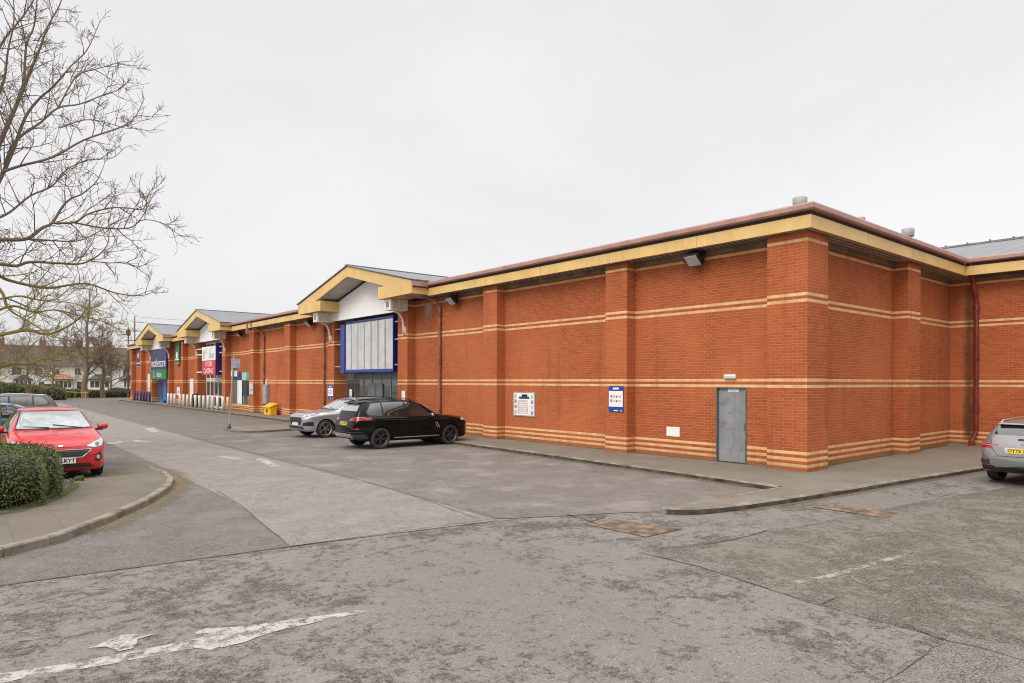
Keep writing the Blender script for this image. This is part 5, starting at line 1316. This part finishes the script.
def far_tree(x, y, h, r0, seed, label, lean=0., wide=1., density=1., m='bark2', grp=None):
    t = thing('bare_tree', (x, y, 0), label, 'tree', grp)
    T = Tree(seed); r = T.r
    P = [(x, y, -.1)]
    for i in range(1, 9): P.append((x+lean*i/8+r.gauss(0, .10), y+r.gauss(0, .1), h*.86*i/8))
    Q = smooth_path(P, 2)
    tm = MB(); tm.tube(Q, [lerp(r0, r0*.10, (i/(len(Q)-1))**.75) for i in range(len(Q))], M[m], 9, cap=False); tm.build('trunk', t, True)
    nb = int(16*density)
    for k in range(nb):
        f = lerp(.20, .98, (k+.5)/nb); i = int(f*(len(Q)-1)); p = Q[i]
        a = k*2.4+r.uniform(-.4, .4); ln = h*.34*wide*(1.15-f*.75)*r.uniform(.7, 1.15)
        d = Vector((math.cos(a), math.sin(a), r.uniform(.35, .9)))
        T.twigs(p, d, ln, max(.03, r0*.34*(1.1-f)), 0, M[m], .35, 3, .7, 5)
    T.mb.build('crown', t, True, recalc=False)
    return t
far_tree(12.9, 101, 16.5, .42, 11, 'tallest bare tree with thick trunk between the cream porch and dark bay houses', .4, .75, 1.3)
far_tree(15.1, 102, 11.5, .34, 12, 'bare brown tree with pale trunk just right of the tallest far tree', -.2, .8, 1.1)
far_tree(9.2, 98, 9.5, .16, 13, 'slim bare tree in front of the house with the terracotta porch', .1, .9, .9)
far_tree(5.9, 88, 9., .2, 14, 'bare spreading tree behind the far clipped hedge', .3, 1., 1.)
far_tree(2.6, 84, 9.5, .22, 15, 'bare tree at the far left beyond the dark estate car', -.2, 1., 1.)
far_tree(17.6, 112, 8.5, .2, 16, 'small bare tree in front of the house with the dark porch', 0., .85, .8)
# ---------------------------------------------------------------- hedges and shrubs: a dark core and thousands of leaves
def leafy(name, label, cat, base, blobs, count, size, m, core, seed=1, top=.0, grp=None, stems=0):
    """blobs: list of (cx, cy, cz, rx, ry, rz) boxes with rounded corners that together make the clipped outline"""
    r = random.Random(seed); t = thing(name, base, label, cat, grp)
    mb = MB(); cb = MB()
    vol = [b[3]*b[4]+b[4]*b[5]+b[3]*b[5] for b in blobs]; tot = sum(vol)
    for b, v in zip(blobs, vol):
        cx, cy, cz, rx, ry, rz = b
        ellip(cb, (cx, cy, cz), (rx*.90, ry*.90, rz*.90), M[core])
        for k in range(int(count*v/tot)):
            u = Vector((r.gauss(0, 1), r.gauss(0, 1), r.gauss(0, 1))).normalized()
            e = max(abs(u.x), abs(u.y), abs(u.z)); e = lerp(1., 1/e, .62)
            dep = 1-abs(r.gauss(0, .07))+(r.uniform(.02, .09) if r.random() < .07 else 0)
            p = Vector((cx+u.x*e*rx*dep, cy+u.y*e*ry*dep, cz+u.z*e*rz*dep))
            p += Vector((math.sin(p.y*5+p.x*3)*.02, math.sin(p.x*4.3)*.02, math.sin(p.x*3.1+p.y*4.2)*.025))*min(1, rz*2)
            if p.z < .03: continue
            nrm = (u+Vector((r.gauss(0, .6), r.gauss(0, .6), r.gauss(.2, .6)))).normalized()
            a = nrm.orthogonal().normalized(); a.rotate(Quaternion(nrm, r.uniform(0, 2*PI))); bb = nrm.cross(a)
            s = size*r.uniform(.6, 1.35); c = nrm*s*.18
            mb.add([p-a*s, p+bb*s*.45+c, p+a*s*1.05, p-bb*s*.45+c], [(0, 1, 2, 3)], M[m])
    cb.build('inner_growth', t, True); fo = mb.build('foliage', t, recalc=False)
    return t
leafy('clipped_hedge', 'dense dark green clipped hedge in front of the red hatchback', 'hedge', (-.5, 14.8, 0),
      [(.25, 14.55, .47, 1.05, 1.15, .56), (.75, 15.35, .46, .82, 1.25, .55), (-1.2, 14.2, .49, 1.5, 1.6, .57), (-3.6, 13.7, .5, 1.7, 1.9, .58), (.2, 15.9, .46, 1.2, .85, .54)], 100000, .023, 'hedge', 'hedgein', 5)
leafy('far_hedge', 'tall clipped green hedge beyond the dark estate car', 'hedge', (4., 92, 0), [(2.5+1.9*k, 92+.5*k, .95-.13*k, 1.9, 1.8, 1.30-.10*k) for k in range(-3, 4)], 16000, .12, 'hedge2', 'hedgein', 6)
leafy('reddish_shrub', 'reddish brown rounded shrub behind the far green hedge', 'shrub', (8.9, 100, 0), [(8.9, 101, .8, 1.3, 1.2, 1.0)], 2600, .11, 'hedge4', 'hedgein', 8)
for k, (x, y, w_, h_, lab, mm) in enumerate(((10.6, 104, 1.3, .6, 'low olive hedge below the terracotta porch', 'hedge2'), (13.0, 108, 1.6, .75, 'low green hedge behind the yellow barrier', 'hedge2'), (15.6, 104, 1.9, .68, 'low brown hedge between the two far trunks', 'hedge3'), (18.2, 107, 1.5, .85, 'dark green shrub beside the far end of the building', 'hedge'), (20.6, 109, 1.6, .75, 'dull green shrub under the dark porch', 'hedge2'))):
    leafy('low_hedge', lab, 'hedge', (x, y, 0), [(x-w_*.5, y, h_*.5, w_*.8, .9, h_), (x+w_*.6, y+.3, h_*.45, w_*.8, .9, h_*.9)], 2600, .10, mm, 'hedgein', 20+k)
# twiggy brown shrub behind the red car, and a sapling poking up beside the estate car
def twiggy(name, label, x0, x1, y, h, n_, seed, m='bark2'):
    t = thing(name, ((x0+x1)/2, y, 0), label, 'shrub'); T = Tree(seed)
    for k in range(n_):
        x = lerp(x0, x1, T.r.random()); d = Vector((T.r.gauss(0, .35), T.r.gauss(0, .35), 1))
        T.twigs((x, y+T.r.uniform(-.4, .4), .0), d, h*T.r.uniform(.7, 1.15), .012, 0, M[m], .2, 2, .5, 5)
    T.mb.build('stems', t, True, recalc=False); return t
twiggy('twiggy_shrub', 'low brown twiggy shrub showing above the roof of the red hatchback', 1.9, 3.6, 30.5, .80, 26, 31)
twiggy('young_sapling', 'thin pale sapling rising in front of the dark estate car', 1.35, 1.5, 31, 2.2, 1, 33, 'bark')
leafy('weed_tuft', 'small green weed tuft at the hedge corner on the island', 'weed', (2.05, 16.9, .06), [(2.05, 16.9, .09, .08, .09, .07)], 200, .03, 'hedge', 'hedgein', 9)
# fallen leaves blown along the kerbs
r_ = random.Random(77); mb = MB(); M['dead'] = leaf_mat('dead_leaf', (.16, .10, .045), (.28, .19, .09), (.09, .06, .03))
def scatter(pts, wd, n_, z):
    for k in range(n_):
        i = r_.randrange(len(pts)-1); a, b = Vector(pts[i]), Vector(pts[i+1]); p = a.lerp(b, r_.random()); t = (b-a).normalized()
        p = p+Vector((-t.y, t.x))*abs(r_.gauss(0, wd))*(1 if wd > 0 else -1); w0 = r_.uniform(0, 6.3); s = r_.uniform(.012, .03); zz = z(p) if callable(z) else z
        mb.add([(p.x+s*math.cos(w0+q*PI/2)*(1 if q % 2 else .55), p.y+s*math.sin(w0+q*PI/2)*(1 if q % 2 else .55), zz+.004+(.006 if q == 1 else 0)) for q in range(4)], [(0, 1, 2, 3)], M['dead'])
scatter(ISL[3:], -.35, 160, .016); scatter(KERB[:5], .25, 160, .016); scatter(TONGUE, -.25, 90, .012); scatter([(15.5, 8.), (15.6, 25)], .3, 90, PZ+.002); scatter([(.8, 13.), (1.9, 15.6), (2.1, 17.)], -.4, 90, lambda p: iz(p.y)+.003); scatter([(16.4, 7.4), (26, 7.5)], -.4, 70, PZ+.002)
kind(mb.build('fallen_leaves', recalc=False), 'stuff')
# ---------------------------------------------------------------- far furniture
bx, by = on_z(75, 394.2)[:2]; by = 98.; bx = on_y(75, 394, by)[0]
t = thing('height_barrier', (bx, by, 0), 'thin yellow barrier rail by the far hedges', 'barrier')
b = MB()
for dx in (-1.2, 0., 1.1): b.tube([(bx+dx, by, 0), (bx+dx, by, .95)], .03, M['yellow'], 8)
b.build('post', t); MB().tube([(bx-1.5, by, .9), (bx+1.4, by, .75)], .035, M['yellow'], 8).build('rail', t)
lx, ly = 17.6, 100.
t = thing('street_lamp', (lx, ly, 0), 'dark brown lamp post with round lantern at the far end of the building', 'street lamp')
MB().tube([(lx, ly, 0), (lx, ly, 1.2), (lx, ly, 8.2)], [.13, .11, .07], M['rustp'], 10).build('post', t)
b = MB(); b.lathe([(.06, 8.15), (.25, 8.3), (.30, 8.6), (.26, 8.95), (.08, 9.1), (.05, 9.4), (0, 9.42)], M['rustp'], 14, Matrix.Translation((lx, ly, 0))); b.build('lantern', t, True)
lx, ly = 18.45, 100.5
t = thing('utility_pole', (lx, ly, 0), 'thin utility pole with cross bars and wires behind the farthest gable', 'pole')
MB().tube([(lx, ly, 0), (lx, ly, 10.9)], [.09, .06], M['rustp'], 8).build('post', t)
b = MB()
for z, a, c in ((10.1, -.3, 1.), (8.9, -.2, .6), (7.6, -1.2, 1.4)): b.tube([(lx+a, ly, z), (lx+c, ly, z)], .045, M['rustp'], 6)
b.build('cross_bar', t)
b = MB()
for z, e in ((10.1, 10.6), (8.9, 9.6), (7.6, 7.9), (10.8, 11.3)):
    b.tube([(lx+.1, ly, z)]+[(lx+.1+30*k/8, ly+2*k/8, lerp(z, e, k/8)-1.2*(k/8)*(1-k/8)) for k in range(1, 9)], .022, M['gframe'], 4)
b.build('wire', t)
# ---------------------------------------------------------------- the terraced houses across the far street
HY = 152.
def house(x0, w_, wallm, label, porch, wins, door, chim=True):
    t = thing('terraced_house', (x0+w_/2, HY, 0), label, 'house', 'terraced houses across the far street')
    MB().box(x0+.01, HY, -.1, x0+w_-.01, HY+8, 5.2, M[wallm]).build('wall', t)
    r = MB(); r.prism([(HY-.35, 5.12), (HY+4.1, 9.0), (HY+8.4, 5.12), (HY+8.4, 5.0), (HY+4.1, 8.85), (HY-.35, 5.0)], 0, x0, x0+w_, M['tile']); ro = r.build('roof', t)
    g = MB(); g.box(x0, HY-.46, 4.98, x0+w_, HY-.36, 5.1, M['gframe']); g.build('gutter', t)
    if chim:
        c = MB(); c.box(x0+w_-1.0, HY+3.5, 8.0, x0+w_-.02, HY+4.7, 10.1, M['hbrick'])
        for k in range(2): c.lathe([(.14, 10.1), (.12, 10.6)], M['terra'], 10, Matrix.Translation((x0+w_-.75+.5*k, HY+4.1, 0)))
        c.build('chimney', ro)
    for (a, b_, z0, z1) in wins:
        f = MB(); f.box(x0+a-.08, HY-.07, z0-.08, x0+b_+.08, HY-.002, z1+.08, M['wpaint'])
        fo = f.build('window', t)
        p = MB(); n_ = max(2, int((b_-a)/.55))
        for k in range(n_): p.box(x0+lerp(a, b_, k/n_)+.03, HY-.085, z0, x0+lerp(a, b_, (k+1)/n_)-.03, HY-.071, z1, M['wglass'])
        p.build('pane', fo)
        s = MB(); s.box(x0+a-.15, HY-.16, z0-.16, x0+b_+.15, HY-.002, z0-.085, M['wpaint']); s.build('sill', fo)
    if door:
        d = MB(); d.box(x0+door[0], HY-.06, 0, x0+door[1], HY-.002, 2.1, M[door[2]]); do = d.build('door', t)
        d = MB(); d.box(x0+door[0]+.2, HY-.075, 1.3, x0+door[1]-.2, HY-.061, 1.9, M['wglass']); d.build('pane', do)
    if porch:
        kind_, a, b_, m = porch
        q = MB()
        cx = x0+(a+b_)/2
        if kind_ == 'hip':
            z0, z1, dp = 2.55, 3.55, 1.5
            q.add([(x0+a-.3, HY-dp-.3, z0), (x0+b_+.3, HY-dp-.3, z0), (x0+b_+.3, HY, z0), (x0+a-.3, HY, z0), (cx-.4, HY-.02, z1), (cx+.4, HY-.02, z1)], [(0, 1, 5, 4), (1, 2, 5), (3, 0, 4), (0, 3, 2, 1)], M[m])
        else:
            z0, z1, dp = 2.4, 3.4, 1.3
            q.prism([(x0+a-.25, z0), (cx, z1), (x0+b_+.25, z0), (x0+b_+.25, z0-.12), (x0+a-.25, z0-.12)], 1, HY-dp, HY-.003, M[m])
        po = q.build('porch_roof', t)
        q = MB(); q.box(x0+a, HY-1.15, 0, x0+b_, HY-.003, .95, M[wallm]); q.box(x0+a, HY-1.15, .95, x0+a+.14, HY-.003, 2.35, M['wpaint']); q.box(x0+b_-.14, HY-1.15, .95, x0+b_, HY-.003, 2.35, M['wpaint'])
        for k in range(1, 4): q.box(x0+lerp(a, b_, k/4)-.06, HY-1.15, .95, x0+lerp(a, b_, k/4)+.06, HY-1.05, 2.35, M['wpaint'])
        q.box(x0+a, HY-1.15, 2.25, x0+b_, HY-.003, 2.42, M['wpaint']); q.box(x0+a+.15, HY-1.0, .955, x0+b_-.15, HY-.004, 2.24, M['wglass'])
        q.build('bay', po)
    return t
W1 = [(.8, 2.3, 3.3, 4.6), (4.2, 5.4, 3.4, 4.6)]
house(-5.4, 6.3, 'render', 'white terraced house at the far left of the row', ('gable', .8, 3.2, 'slate'), W1, (4.6, 5.5, 'hdoor'))
house(.9, 6.3, 'cren', 'cream terraced house behind the plane tree trunk', ('hip', .8, 3.3, 'tile'), W1, (4.6, 5.5, 'wpaint'))
house(7.2, 6.3, 'render', 'white terraced house with grey gabled porch above the far hedge', ('gable', 1.2, 3.8, 'slate'), W1, (4.9, 5.7, 'hdoor'))
house(13.5, 6.0, 'cren', 'cream terraced house with terracotta porch roof and dark blue door', ('hip', .9, 3.7, 'terra'), [(.6, 1.8, 3.4, 4.4), (4.2, 5.2, 3.4, 4.6)], (4.6, 5.6, 'hdoor'))
house(19.5, 5.1, 'render', 'white terraced house with slate canopy between the far tree trunks', ('hip', .5, 3.9, 'slate'), [(3.0, 4.3, 3.2, 4.5)], None)
house(24.6, 6.2, 'render', 'white terraced house with dark gabled porch nearest the brick building', ('gable', 1.1, 3.5, 'slate'), [(1.2, 2.4, 3.4, 4.5), (4.6, 5.6, 3.2, 4.6)], (4.6, 5.5, 'hdoor'))
house(30.8, 6.2, 'render', 'white terraced house mostly behind the end of the brick building', None, W1, (4.6, 5.5, 'hdoor'))
